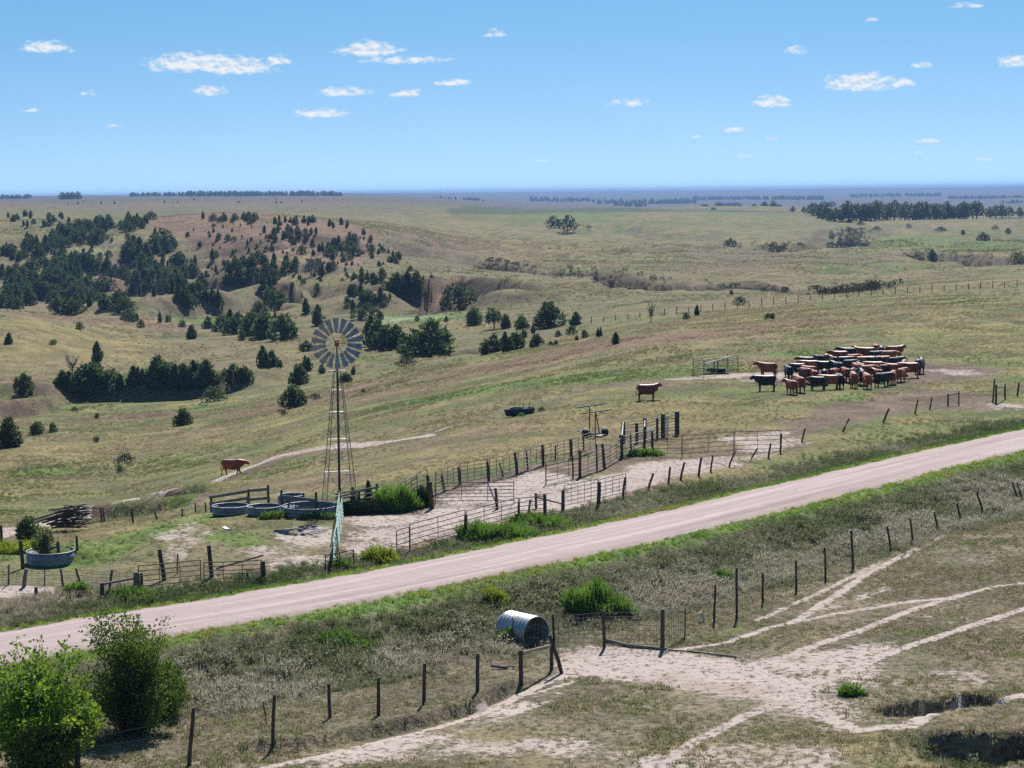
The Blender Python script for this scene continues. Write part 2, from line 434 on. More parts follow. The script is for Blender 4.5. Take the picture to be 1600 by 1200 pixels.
poly('dirt', 1.6, .95, (872, 1012), (960, 1010), (1045, 1016), (1190, 1036), (1260, 1062), (1300, 1086), (1240, 1100), (1150, 1092), (1060, 1078), (980, 1058), (910, 1056), (868, 1062))
poly('dirt', 2.4, .60, (1050, 1040), (1240, 1010), (1400, 1000), (1420, 1060), (1340, 1150), (1200, 1110), (1060, 1100))
blob('dirt', .42, 1440, 1065, 130, 25); blob('dirt', .35, 700, 1170, 300, 26); blob('dirt', .4, 1150, 1185, 240, 30); blob('dirt', .3, 1560, 960, 120, 30)
poly('soil', .3, .98, (1370, 1110), (1430, 1098), (1560, 1078), (1565, 1088), (1490, 1104), (1400, 1120)); poly('soil', .6, .9, (1430, 1140), (1620, 1135), (1620, 1225), (1540, 1200))
# cattle lounging ground
poly('soil', 3.0, .95, (1160, 590), (1240, 572), (1360, 560), (1460, 566), (1560, 575), (1560, 592), (1430, 600), (1300, 596), (1200, 600))
poly('soil', 3.0, .88, (1180, 680), (1260, 640), (1350, 622), (1450, 605), (1570, 622), (1545, 640), (1440, 640), (1330, 660), (1240, 690))
blob('dirt', .42, 1500, 580, 70, 8); blob('dirt', .42, 1180, 590, 70, 6); blob('dirt', .5, 1570, 636, 40, 6)
blob('soil', .5, 950, 700, 90, 12); blob('soil', .6, 1100, 700, 70, 8)
# green and lush patches
line('lush', 3.5, 4, .8, (640, 628), (720, 615), (800, 603), (900, 592), (1000, 586), (1090, 577))
blob('lush', .75, 1260, 551, 60, 6); blob('lush', .7, 1332, 622, 36, 7); blob('lush', .7, 1570, 591, 40, 5); blob('lush', .5, 1150, 560, 50, 5)
blob('lush', 1.0, 240, 613, 95, 9); blob('lush', .8, 330, 640, 60, 6); blob('lush', .7, 560, 560, 60, 6); blob('lush', .5, 130, 615, 60, 6); blob('lush', .8, 295, 776, 40, 7); blob('lush', .7, 20, 800, 40, 5)
line('lush', 1.0, 1.2, .85, (110, 870), (160, 848), (220, 832), (290, 815), (330, 806))
blob('lush', .5, 360, 840, 60, 10); blob('lush', .7, 20, 868, 60, 10); blob('lush', .6, 70, 735, 60, 14)
poly('lush', 8, 1.0, (235, 478), (300, 474), (330, 492), (460, 500), (470, 512), (350, 506), (260, 504))
poly('lush', 8, 1.0, (590, 490), (720, 487), (740, 500), (640, 506), (580, 498))
blob('lush', .5, 640, 567, 50, 5); blob('lush', .5, 470, 612, 60, 8)
blob('lush', .55, 1370, 425, 130, 14); blob('lush', .55, 1460, 375, 150, 14); blob('lush', .5, 880, 337, 130, 6); blob('lush', .45, 1150, 335, 120, 6)
blob('lush', .45, 960, 420, 140, 6); blob('lush', .4, 1000, 405, 200, 8); blob('lush', .4, 1190, 492, 60, 4)
poly('pale', 6, .8, (240, 487), (330, 486), (350, 497), (250, 499)); poly('pale', 6, .7, (590, 493), (700, 490), (700, 500), (600, 500))
blob('pale', .6, 620, 500, 40, 3); blob('pale', .5, 150, 390, 40, 5)
line('dry', 4, 5, 1.0, (270, 502), (330, 499)); line('dry', 3, 4, .9, (690, 499), (730, 501))
blob('dry', .6, 110, 535, 160, 30); blob('dry', .55, 430, 560, 60, 20); blob('dry', .5, 700, 720, 120, 20); blob('dry', .6, 1000, 650, 170, 22)
blob('dry', .6, 640, 515, 160, 6); blob('dry', .5, 440, 435, 60, 14); blob('dry', .5, 900, 395, 200, 20); blob('dry', .4, 1500, 520, 160, 20)
blob('dry', .45, 350, 680, 150, 30); blob('dry', .5, 60, 860, 60, 6); blob('dry', .5, 1450, 330, 200, 6); blob('dry', .5, 150, 700, 160, 20)
# russet grass on the hill and the brow of the field
poly('purp', 10, .9, (230, 345), (300, 335), (520, 345), (600, 372), (560, 420), (440, 420), (400, 440), (330, 400), (240, 360))
poly('purp', 10, .8, (60, 425), (200, 390), (300, 420), (260, 450), (120, 450))
poly('purp', 6, .7, (0, 486), (200, 488), (300, 500), (330, 520), (160, 505), (0, 498))
line('purp', 7, 6, .62, (560, 605), (700, 583), (800, 566), (920, 546), (1060, 528), (1250, 505)); line('purp', 4, 5, .6, (420, 640), (540, 620), (640, 610))
poly('purp', 4, .7, (410, 470), (520, 462), (560, 480), (440, 484)); poly('purp', 4, .8, (640, 470), (720, 440), (740, 470), (700, 485))
blob('purp', .6, 1050, 530, 100, 6); blob('purp', .4, 1200, 420, 300, 14); blob('purp', .4, 760, 385, 200, 12); blob('purp', .5, 250, 650, 120, 10)
blob('purp', .6, 20, 650, 40, 12); blob('purp', .55, 60, 590, 60, 16)
# crops and fields out on the plain
poly('crop', 25, .9, (690, 328), (760, 322), (1010, 325), (1260, 330), (1255, 333), (1020, 330), (860, 333), (700, 334))
poly('crop', 20, .9, (1530, 340), (1600, 336), (1640, 336), (1640, 342), (1560, 343))
def fields(x, y):
    out = {}
    for k in LINES:
        f = np.zeros(x.shape)
        for P, w, soft, amt in LINES[k]:
            m = (x > P[:, 0].min() - w - soft) & (x < P[:, 0].max() + w + soft) & (y > P[:, 1].min() - w - soft) & (y < P[:, 1].max() + w + soft)
            if m.any():
                d, _ = seg_dist(x[m], y[m], P)
                d = d + fbm(x[m], y[m], max(w * 2.5, .7), 2, .5, 8.8) * w * 0.5
                f[m] = np.maximum(f[m], amt * (1 - sstep(w, w + soft, d)))
        for P, soft, amt in POLYS[k]:
            m = (x > P[:, 0].min() - soft) & (x < P[:, 0].max() + soft) & (y > P[:, 1].min() - soft) & (y < P[:, 1].max() + soft)
            if m.any():
                f[m] = np.maximum(f[m], amt * poly_field(x[m], y[m], P, soft))
        for bx, by, rx, ry, amt in BLOBS[k]:
            m = (np.abs(x - bx) < rx * 1.7) & (np.abs(y - by) < ry * 1.7)
            if m.any():
                q = np.hypot((x[m] - bx) / rx, (y[m] - by) / ry)
                f[m] = np.maximum(f[m], amt * (1 - sstep(.45, 1.6, q)))
        out[k] = f
    s = np.full(x.shape, -60.0)
    near = (y < 235) & (np.abs(x) < 115)
    if near.any():
        s[near] = seg_dist(x[near], y[near], ROAD_D, True)[0]
    out['s'] = s
    keep = 1 - sstep(1.0, 0.0, np.abs(s) - 2.2)
    ed = fbm(x, y, 3.0, 3, .6, 1.9) * 0.7
    verge = sstep(2.3, 2.9, np.abs(s)) * (1 - sstep(3.3, 4.3, np.abs(s) + ed))
    out['lush'] = np.maximum(out['lush'], verge * .9)
    ditch = sstep(3.2, 4.6, s + ed) * (1 - sstep(8.6, 11.6, s - sstep(108, 130, y) * 1.5 + ed * 1.5))
    ditch = np.maximum(ditch, sstep(3.4, 4.4, -s + ed) * (1 - sstep(5.4, 7.2, -s + ed * 1.5)) * .8)
    out['ditch'] = ditch
    out['lush'] = np.where(s > 11, np.maximum(out['lush'], .18), out['lush'])
    for k in ('dirt', 'soil'):
        out[k] = out[k] * np.where(np.abs(s) < 6.0, 1 - .8 * ditch, 1.0)
    return out

# ------------------------------------------------------------------ node helpers
class NT:
    def __init__(self, name):
        self.m = bpy.data.materials.new(name)
        self.m.use_nodes = True
        self.t = self.m.node_tree
        self.t.nodes.clear()
    def n(self, kind, **kw):
        x = self.t.nodes.new(kind)
        for k, v in kw.items():
            setattr(x, k, v)
        return x
    def l(self, a, b):
        self.t.links.new(a, b)
    def put(self, sock, val):
        if isinstance(val, (int, float)):
            sock.default_value = val
        elif isinstance(val, (tuple, list)):
            sock.default_value = tuple(val) + ((1.0,) if len(val) == 3 and len(sock.default_value) == 4 else ())
        else:
            self.l(val, sock)
    def math(self, op, a, b=None, c=None, clamp=False):
        x = self.n('ShaderNodeMath', operation=op); x.use_clamp = clamp
        for i, q in enumerate((a, b, c)):
            if q is not None:
                self.put(x.inputs[i], q)
        return x.outputs[0]
    def mix(self, f, a, b, mode='MIX'):
        x = self.n('ShaderNodeMix', data_type='RGBA', blend_type=mode)
        self.put(x.inputs[0], f); self.put(x.inputs[6], a); self.put(x.inputs[7], b)
        return x.outputs[2]
    def noise(self, scale, detail=3.0, rough=.55, vec=None, dist=0.0):
        x = self.n('ShaderNodeTexNoise')
        x.inputs['Scale'].default_value = scale; x.inputs['Detail'].default_value = detail
        x.inputs['Roughness'].default_value = rough; x.inputs['Distortion'].default_value = dist
        if vec is not None:
            self.l(vec, x.inputs['Vector'])
        return x.outputs[0]
    def step(self, a, b, x, lo=0.0, hi=1.0):
        r = self.n('ShaderNodeMapRange', interpolation_type='SMOOTHSTEP')
        self.put(r.inputs['From Min'], a); self.put(r.inputs['From Max'], b); self.put(r.inputs['Value'], x)
        self.put(r.inputs['To Min'], lo); self.put(r.inputs['To Max'], hi)
        return r.outputs[0]
    def pos(self):
        return self.n('ShaderNodeNewGeometry').outputs['Position']
    def attr(self, name, kind='GEOMETRY'):
        return self.n('ShaderNodeAttribute', attribute_name=name, attribute_type=kind)
    def bump(self, h, strength=.5, dist=.05):
        b = self.n('ShaderNodeBump')
        b.inputs['Strength'].default_value = strength; b.inputs['Distance'].default_value = dist
        self.put(b.inputs['Height'], h)
        return b.outputs[0]
    def out(self, color, rough=.9, metal=0.0, spec=.2, normal=None, trans=0.0):
        p = self.n('ShaderNodeBsdfPrincipled')
        self.put(p.inputs['Base Color'], color); self.put(p.inputs['Roughness'], rough)
        self.put(p.inputs['Metallic'], metal); self.put(p.inputs['Specular IOR Level'], spec)
        if normal is not None:
            self.l(normal, p.inputs['Normal'])
        sh = p.outputs[0]
        if trans > 0:
            tr = self.n('ShaderNodeBsdfTranslucent')
            self.put(tr.inputs['Color'], color)
            mx = self.n('ShaderNodeMixShader'); mx.inputs[0].default_value = trans
            self.l(sh, mx.inputs[1]); self.l(tr.outputs[0], mx.inputs[2]); sh = mx.outputs[0]
        o = self.n('ShaderNodeOutputMaterial')
        self.l(sh, o.inputs[0])
        return self.m

def lerp(a, b, t):
    return a + (np.asarray(b)[None, :] - a) * np.clip(t, 0, 1)[:, None]
def cover_colours(x, y, fl):
    """albedo of the plant cover and the share of bare sand at ground points"""
    n3 = fbm(x, y, 3.2, 4, .6, 31.0); n9 = fbm(x, y, 9.0, 4, .6, 37.0); n25 = fbm(x, y, 26.0, 4, .55, 41.0); n90 = fbm(x, y, 95.0, 4, .55, 43.0)
    n1 = fbm(x, y, 1.0, 3, .65, 47.0); nh = fbm(x, y * .55, 420.0, 4, .55, 53.0)
    far = sstep(230, 800, y); fgd = 1 - sstep(95, 118, y - 0.75 * x)
    blend = n3 * .35 + n9 * .4 + n25 * .5
    c = np.empty((len(x), 3)); c[:] = (.172, .146, .070)
    c = lerp(c, (.088, .120, .038), sstep(-.18, .24, blend))
    c = lerp(c, (.235, .188, .082), sstep(.06, .46, n25 * .6 + n3 * .5 - blend * .2) * .75)
    c = lerp(c, (.165, .116, .090), sstep(.10, .50, fbm(x, y, 12.0, 4, .6, 59.0) + n1 * .2) * .6)
    c = lerp(c, (.100, .112, .046), sstep(.12, .5, n90) * .55)
    c = lerp(c, (.176, .142, .084), sstep(.15, .5, -n90) * .5)
    # grazed short turf of the near pasture is greyer
    c = lerp(c, (.160, .137, .108), fgd * .94 * sstep(-.5, .5, n9 + .4))
    c = lerp(c, (.092, .100, .050), fgd * sstep(.10, .5, n9 * .8 + n1 * .5) * .7)
    c = lerp(c, (.160, .130, .075), fgd * sstep(.3, .6, fbm(x, y, 5.0, 3, .6, 61.0)) * .6)
    # far range
    c = lerp(c, (.126, .098, .072), far * sstep(.05, .5, nh + n90 * .4) * .7)
    c = lerp(c, (.088, .104, .044), far * sstep(-.1, .35, -nh + n25 * .35) * .75)
    uu = 800 + FOC * x / np.maximum(y, 31.0)
    c = lerp(c, (.112, .084, .076), sstep(1150, 1700, y) * (1 - sstep(560, 720, uu)) * (.7 + .3 * n90))
    c = lerp(c, (.070, .058, .052), sstep(1900, 3200, y) * .85)
    c = lerp(c, (.048, .058, .040), sstep(2600, 6000, y) * sstep(-.1, .3, fbm(x, y * .35, 900.0, 3, .5, 67.0)) * .8)
    def th(k, amp=.75, lo=.36, hi=.62):
        q = fl[k] + n3 * amp * .45 + n1 * amp * .35 + n9 * amp * .3
        return sstep(lo, hi, q) * sstep(.02, .12, fl[k])
    c = lerp(c, (.168, .098, .076), th('purp') * .85)
    c = lerp(c, (.235, .190, .078), th('dry') * .6)
    c = lerp(c, (.070, .135, .024), th('lush') * .9)
    c = lerp(c, (.112, .165, .034), th('lush') * sstep(-.1, .4, n1 + n3) * .7)
    c = lerp(c, (.085, .086, .050), th('ditch', .5) * .85)
    c = lerp(c, (.135, .118, .092), th('ditch', .5) * sstep(0, .5, n1 + n3) * .7)
    c = lerp(c, (.036, .064, .030), th('crop', .1) * .95)
    c = lerp(c, (.215, .270, .165), th('pale', 1.3) * .8)
    c = lerp(c, (.130, .092, .078), th('soil', .9) * .95)
    c = lerp(c, (.200, .150, .122), th('soil', .9) * sstep(.1, .5, n1 + n3 * .5) * .6)
    return c * np.array([.90, .92, .90])[None, :]
def ground_material():
    N = NT('prairie ground')
    P = N.pos()
    A = N.attr('cover')
    cov = A.outputs['Color']; dirt = A.outputs['Alpha']
    n_fine = N.noise(3.1, 3, .7, P); n_grain = N.noise(12.0, 2, .7, P)
    n_clump = N.noise(.16, 4, .75, P)
    fine_c = N.mix(N.step(.34, .60, n_fine), (.52, .50, .49), (1.22, 1.19, 1.16))
    col = N.mix(1.0, cov, fine_c, 'MULTIPLY')
    col = N.mix(1.0, col, N.mix(N.step(.38, .62, n_clump), (.66, .66, .62), (1.22, 1.18, 1.14)), 'MULTIPLY')
    col = N.mix(N.math('MULTIPLY', N.step(.52, .70, n_grain), .6), col, (.32, .27, .195))
    q = N.math('ADD', dirt, N.math('MULTIPLY', N.math('SUBTRACT', n_fine, .5), .75))
    q = N.math('ADD', q, N.math('MULTIPLY', N.math('SUBTRACT', n_grain, .5), .35))
    fd = N.math('MULTIPLY', N.step(.34, .60, q), N.step(.03, .12, dirt))
    hoof = N.step(.48, .36, n_fine)
    dcol = N.mix(n_grain, (.320, .265, .240), (.430, .365, .338))
    dcol = N.mix(N.math('MULTIPLY', N.step(.50, .62, n_clump), .5), dcol, (.26, .198, .168))
    dcol = N.mix(N.math('MULTIPLY', hoof, .85), dcol, (.125, .092, .075))
    col = N.mix(fd, col, dcol)
    nb = N.bump(N.math('ADD', N.math('ADD', n_fine, N.math('MULTIPLY', n_grain, .35)), N.math('MULTIPLY', n_clump, 3.0)), .6, .14)
    return N.out(col, .95, 0, .1, nb)

# ------------------------------------------------------------------ mesh helpers
def link(o, parent=None):
    C.objects.link(o)
    if parent is not None:
        o.parent = parent
    return o
def mesh_np(name, v, f, mat, smooth=False):
    me = bpy.data.meshes.new(name)
    v = np.asarray(v, np.float32); f = np.asarray(f, np.int32)
    me.vertices.add(len(v)); me.vertices.foreach_set('co', v.ravel())
    k = f.shape[1]
    me.loops.add(f.size); me.loops.foreach_set('vertex_index', f.ravel())
    me.polygons.add(len(f)); me.polygons.foreach_set('loop_start', np.arange(0, f.size, k, dtype=np.int32))
    me.polygons.foreach_set('loop_total', np.full(len(f), k, np.int32))
    if smooth:
        me.polygons.foreach_set('use_smooth', np.ones(len(f), bool))
    me.update(calc_edges=True)
    if mat is not None:
        me.materials.append(mat)
    return me
def tag(o, label=None, cat=None, group=None, kind=None):
    if label: o['label'] = label
    if cat: o['category'] = cat
    if group: o['group'] = group
    if kind: o['kind'] = kind
    return o
def thing(name, label, cat, loc=(0, 0, 0), rz=0.0, group=None):
    o = bpy.data.objects.new(name, None)
    o.empty_display_size = .2
    link(o)
    o.location = loc; o.rotation_euler = (0, 0, rz)
    return tag(o, label, cat, group)
class MB:
    """collects shapes for one mesh"""
    def __init__(self):
        self.v = []; self.f = []
    def add(self, v, f):
        b = len(self.v)
        self.v += [tuple(p) for p in v]; self.f += [tuple(i + b for i in q) for q in f]
    def tube(self, a, b, r0, r1=None, n=6, cap=True):
        a = Vector(a); b = Vector(b); r1 = r0 if r1 is None else r1
        ax = (b - a)
        if ax.length < 1e-6: return self
        ax.normalize()
        t = Vector((0, 0, 1)) if abs(ax.z) < .9 else Vector((1, 0, 0))
        p = ax.cross(t).normalized(); q = ax.cross(p)
        vs = []
        for c, r in ((a, r0), (b, r1)):
            for i in range(n):
                w = 2 * math.pi * i / n
                vs.append(c + p * (math.cos(w) * r) + q * (math.sin(w) * r))
        fs = [(i, (i + 1) % n, n + (i + 1) % n, n + i) for i in range(n)]
        if cap:
            fs += [tuple(range(n - 1, -1, -1)), tuple(range(n, 2 * n))]
        self.add(vs, fs); return self
    def path(self, P, R, n=6):
        """a bent tube through points P with radii R"""
        P = [Vector(p) for p in P]
        if isinstance(R, (int, float)): R = [R] * len(P)
        vs = []; fs = []
        for k, c in enumerate(P):
            d = (P[min(k + 1, len(P) - 1)] - P[max(k - 1, 0)]).normalized()
            t = Vector((0, 0, 1)) if abs(d.z) < .9 else Vector((1, 0, 0))
            p = d.cross(t).normalized(); q = d.cross(p)
            for i in range(n):
                w = 2 * math.pi * i / n
                vs.append(c + p * (math.cos(w) * R[k]) + q * (math.sin(w) * R[k]))
        for k in range(len(P) - 1):
            for i in range(n):
                fs.append((k * n + i, k * n + (i + 1) % n, (k + 1) * n + (i + 1) % n, (k + 1) * n + i))
        fs += [tuple(range(n - 1, -1, -1)), tuple(range((len(P) - 1) * n, len(P) * n))]
        self.add(vs, fs); return self
    def beam(self, a, b, w, h, up=(0, 0, 1)):
        """a sawn board from a to b, w wide (sideways) and h deep (along up)"""
        a = Vector(a); b = Vector(b); ax = (b - a).normalized(); up = Vector(up)
        sd_ = ax.cross(up)
        if sd_.length < 1e-4: sd_ = ax.cross(Vector((1, 0, 0)))
        sd_.normalize(); uu = sd_.cross(ax).normalized()
        vs = []
        for c in (a, b):
            for i, j in ((-1, -1), (1, -1), (1, 1), (-1, 1)):
                vs.append(c + sd_ * (i * w / 2) + uu * (j * h / 2))
        self.add(vs, [(0, 1, 2, 3), (7, 6, 5, 4), (0, 4, 5, 1), (1, 5, 6, 2), (2, 6, 7, 3), (3, 7, 4, 0)]); return self
    def lathe(self, prof, n=28, sx=1.0, sy=1.0, c=(0, 0, 0)):
        """prof: list of (radius, z)"""
        vs = []; fs = []
        for r, z in prof:
            for i in range(n):
                w = 2 * math.pi * i / n
                vs.append((c[0] + math.cos(w) * r * sx, c[1] + math.sin(w) * r * sy, c[2] + z))
        for k in range(len(prof) - 1):
            for i in range(n):
                fs.append((k * n + i, k * n + (i + 1) % n, (k + 1) * n + (i + 1) % n, (k + 1) * n + i))
        self.add(vs, fs); return self
    def mesh(self, name, mat, smooth=False):
        me = bpy.data.meshes.new(name)
        me.from_pydata(self.v, [], self.f)
        if mat: me.materials.append(mat)
        if smooth:
            me.polygons.foreach_set('use_smooth', np.ones(len(me.polygons), bool))
        me.update()
        return me
    def build(self, name, mat, parent=None, smooth=False, label=None):
        o = bpy.data.objects.new(name, self.mesh(name, mat, smooth))
        link(o, parent)
        if label: o['label'] = label
        return o

# ------------------------------------------------------------------ terrain mesh
def build_ground():
    inner = np.linspace(-.268, .268, 520)
    outer = np.linspace(.268, .75, 40)[1:]
    a = np.concatenate([-outer[::-1], inner, outer])
    y = np.concatenate([np.arange(22, 57, 1.6), np.arange(57, 128, .30), np.arange(128, 285, .72), np.geomspace(285, 1150, 215), np.geomspace(1150, 22000, 150)[1:]])
    Yg, Ag = np.meshgrid(y, a, indexing='ij')
    Xg = Ag * Yg
    Zg = ground(Xg, Yg)
    n, m = Yg.shape
    v = np.stack([Xg, Yg, Zg], -1).reshape(-1, 3)
    i = np.arange(n * m).reshape(n, m)
    f = np.stack([i[:-1, :-1], i[:-1, 1:], i[1:, 1:], i[1:, :-1]], -1).reshape(-1, 4)
    me = mesh_np('ground', v, f, ground_material(), True)
    fl = fields(v[:, 0], v[:, 1])
    cov = cover_colours(v[:, 0], v[:, 1], fl)
    # steep faces painted darker: bare eroded earth, and to strengthen weak slope shade
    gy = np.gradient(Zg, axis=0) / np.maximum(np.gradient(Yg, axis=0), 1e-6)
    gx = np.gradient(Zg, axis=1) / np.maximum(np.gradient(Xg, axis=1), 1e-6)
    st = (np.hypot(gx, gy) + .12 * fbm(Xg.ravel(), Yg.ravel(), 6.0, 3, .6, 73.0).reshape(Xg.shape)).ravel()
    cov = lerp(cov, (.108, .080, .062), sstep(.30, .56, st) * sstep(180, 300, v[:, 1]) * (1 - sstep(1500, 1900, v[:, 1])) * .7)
    d3 = fbm(v[:, 0], v[:, 1], 2.4, 4, .65, 71.0)
    dm = np.clip(fl['dirt'] + d3 * .38 * (fl['dirt'] > .02), 0, 1)
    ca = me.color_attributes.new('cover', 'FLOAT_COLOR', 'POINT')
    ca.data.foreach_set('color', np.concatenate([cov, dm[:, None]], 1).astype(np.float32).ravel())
    o = link(bpy.data.objects.new('ground', me))
    o['kind'] = 'structure'
    return o
build_ground()

# ------------------------------------------------------------------ gravel road
def road_material():
    N = NT('gravel road')
    P = N.pos()
    ac = N.attr('across').outputs['Fac']
    n1 = N.noise(.5, 3, .6, P); n2 = N.noise(5.0, 3, .7, P); n3 = N.noise(24.0, 1, .7, P)
    al = N.attr('along').outputs['Fac']
    cv = N.n('ShaderNodeCombineXYZ'); N.l(N.math('MULTIPLY', ac, 1.5), cv.inputs[0]); N.l(N.math('MULTIPLY', al, .035), cv.inputs[1])
    stk = N.noise(1.0, 5, .7, cv.outputs[0], .3)
    cv2 = N.n('ShaderNodeCombineXYZ'); N.l(N.math('MULTIPLY', ac, .35), cv2.inputs[0]); N.l(N.math('MULTIPLY', al, 1.9), cv2.inputs[1])
    wash = N.noise(1.0, 2, .5, cv2.outputs[0])
    col = N.mix(n1, (.366, .290, .286), (.305, .236, .230))
    col = N.mix(N.math('MULTIPLY', N.step(.50, .62, stk), .9), col, (.425, .360, .350))
    col = N.mix(N.math('MULTIPLY', N.step(.47, .34, stk), .85), col, (.235, .176, .164))
    col = N.mix(N.math('MULTIPLY', N.step(.5, .7, wash), .22), col, (.245, .19, .18))
    edge = N.step(1.9, 2.55, N.math('ADD', N.math('ABSOLUTE', ac), N.math('MULTIPLY', N.math('SUBTRACT', n2, .5), 1.1)))
    col = N.mix(N.math('MULTIPLY', edge, .5), col, (.225, .168, .142))
    col = N.mix(N.math('MULTIPLY', N.step(.55, .7, n2), .35), col, (.23, .18, .17))
    col = N.mix(N.math('MULTIPLY', N.step(.6, .75, n3), .3), col, (.46, .40, .39))
    nb = N.bump(N.math('ADD', n2, N.math('MULTIPLY', n3, .6)), .5, .035)
    return N.out(col, .95, 0, .15, nb)
def build_road():
    P = _dense(ROAD, 60)
    d = np.gradient(P, axis=0); d /= np.linalg.norm(d, axis=1)[:, None]
    nr = np.stack([d[:, 1], -d[:, 0]], -1)           # towards the camera side
    k = np.linspace(-1, 1, 15)
    vs = []; ac = []; al = []; run = 0.0
    for i in range(len(P)):
        run += float(np.hypot(*(P[i] - P[max(i - 1, 0)])))
        e0 = float(fbm(np.array([P[i, 0]]), np.array([P[i, 1]]), 1.8, 4, .7, 12.1)[0]) * .5
        e1 = float(fbm(np.array([P[i, 0]]), np.array([P[i, 1]]), 1.8, 4, .7, 22.4)[0]) * .5
        for q in k:
            s = q * ROAD_HW + (e1 if q > 0 else e0) * abs(q) ** 3
            rut = .03 * (math.cos(s * 3.0))
            x, y = P[i] + nr[i] * s
            vs.append((x, y, .035 + .07 * (1 - q * q) - rut - (.11 if abs(q) > .99 else 0))); ac.append(s); al.append(run)
    V = np.array(vs)
    V[:, 2] += base_z(V[:, 0], V[:, 1])
    n = len(k)
    idx = np.arange(len(V)).reshape(-1, n)
    F = np.stack([idx[:-1, :-1], idx[:-1, 1:], idx[1:, 1:], idx[1:, :-1]], -1).reshape(-1, 4)
    me = mesh_np('road', V, F[:, ::-1], road_material(), True)
    at_ = me.attributes.new('across', 'FLOAT', 'POINT')
    at_.data.foreach_set('value', np.array(ac, np.float32))
    at_ = me.attributes.new('along', 'FLOAT', 'POINT')
    at_.data.foreach_set('value', np.array(al, np.float32))
    o = link(bpy.data.objects.new('road', me)); o['kind'] = 'structure'
build_road()

# ------------------------------------------------------------------ object materials
def rough_mat(name, c1, c2, scale=8.0, rough=.85, metal=0.0, spec=.3, stretch=None, bump=.3, dist=.02):
    N = NT(name)
    tc = N.n('ShaderNodeTexCoord').outputs['Object']
    if stretch:
        mp = N.n('ShaderNodeMapping'); mp.inputs['Scale'].default_value = stretch
        N.l(tc, mp.inputs[0]); tc = mp.outputs[0]
    n1 = N.noise(scale, 4, .65, tc)
    n2 = N.noise(scale * 5, 2, .6, tc)
    col = N.mix(N.step(.32, .68, n1), c1, c2)
    return N.out(col, rough, metal, spec, N.bump(N.math('ADD', n1, n2), bump, dist))
M_POST = rough_mat('weathered post', (.040, .030, .025), (.105, .086, .072), 5, stretch=(3, 3, .6))
M_POSTG = rough_mat('grey weathered post', (.085, .078, .074), (.17, .155, .145), 5, stretch=(3, 3, .6))
M_BOARD = rough_mat('grey board', (.115, .110, .115), (.23, .22, .22), 4, stretch=(.6, 3, 3))
M_PIPE = rough_mat('dull steel pipe', (.075, .068, .064), (.155, .135, .125), 9, .6, .35)
M_DARKP = rough_mat('dark painted pipe', (.030, .032, .036), (.07, .068, .068), 9, .55, .2)
M_RUST = rough_mat('rusty pipe', (.12, .05, .03), (.2, .10, .07), 10, .8, .1)
M_GALV = rough_mat('galvanised sheet', (.21, .23, .26), (.33, .35, .38), 3, .45, .55, .5)
M_TANK = rough_mat('tank steel', (.150, .172, .205), (.235, .258, .29), 2.2, .55, .35, .4)
M_CULV = rough_mat('culvert steel', (.32, .345, .38), (.46, .48, .51), 2.0, .42, .55, .5)
M_MINT = rough_mat('mint green paint', (.10, .21, .18), (.30, .42, .38), 4, .5)
M_WHITE = rough_mat('white paint', (.52, .52, .50), (.72, .71, .69), 6, .55)
M_WIRE = rough_mat('fence wire', (.16, .15, .14), (.27, .26, .25), 9, .55, .5)
M_BLADE = rough_mat('windmill blade steel', (.21, .22, .255), (.31, .325, .355), 3, .48, .45, .5)
M_RED = rough_mat('faded red iron', (.17, .045, .03), (.26, .09, .06), 9, .6, .2)
M_YEL = rough_mat('faded yellow paint', (.45, .36, .05), (.55, .45, .1), 6, .6)
M_BLACKP = rough_mat('black rubber', (.012, .012, .014), (.03, .03, .032), 6, .7)
M_NAVY = rough_mat('dark blue plastic', (.012, .018, .045), (.03, .04, .08), 3, .5)
M_LOG = rough_mat('dry log', (.12, .095, .08), (.26, .225, .2), 4, stretch=(.7, 3, 3))
M_DKLOG = rough_mat('dark brush pole', (.035, .030, .028), (.12, .105, .098), 5)
M_WATER = NT('tank water').out((.020, .022, .018), .08, 0, .5)
M_STALK = rough_mat('woody stem', (.05, .038, .028), (.12, .095, .07), 6)
M_BARE = rough_mat('bare grey twigs', (.15, .135, .13), (.24, .22, .21), 6)
def leaf_mat(name, c1, c2, c3=None, trans=.3, scale=1.6):
    """leaves: colour drifts with position and from plant to plant"""
    N = NT(name)
    oi = N.n('ShaderNodeObjectInfo')
    tc = N.n('ShaderNodeTexCoord').outputs['Object']
    col = N.mix(N.step(.3, .7, N.noise(scale, 3, .6, tc)), c1, c2)
    if c3:
        col = N.mix(N.math('MULTIPLY', oi.outputs['Random'], .8), col, c3)
    return N.out(col, .75, 0, .2, None, trans)
M_CEDAR = leaf_mat('cedar foliage', (.044, .076, .028), (.110, .150, .054), (.080, .125, .042), .38, 5.0)
M_CEDARF = leaf_mat('far cedar foliage', (.040, .070, .028), (.100, .135, .050), (.072, .112, .040), .36, 5.0)
M_DECID = leaf_mat('broad leaves', (.045, .088, .026), (.085, .140, .038), (.06, .11, .035), .28, 2.0)
M_DARKB = leaf_mat('dark broad leaves', (.016, .032, .012), (.034, .056, .02), None, .15, 3.0)
M_BUSHL = leaf_mat('bright shrub leaves', (.10, .19, .020), (.24, .35, .036), None, .5, 1.1)
M_BUSHD = leaf_mat('olive shrub leaves', (.060, .110, .018), (.150, .205, .030), None, .45, 1.0)
M_GREYL = leaf_mat('silver shrub leaves', (.10, .115, .10), (.17, .18, .16), None, .2, 2.0)
M_SAGE = leaf_mat('sage shrub leaves', (.055, .075, .048), (.095, .115, .07), None, .2, 2.0)
M_WEED = leaf_mat('tall green weed', (.075, .160, .024), (.165, .265, .042), (.12, .22, .03), .48, 1.5)
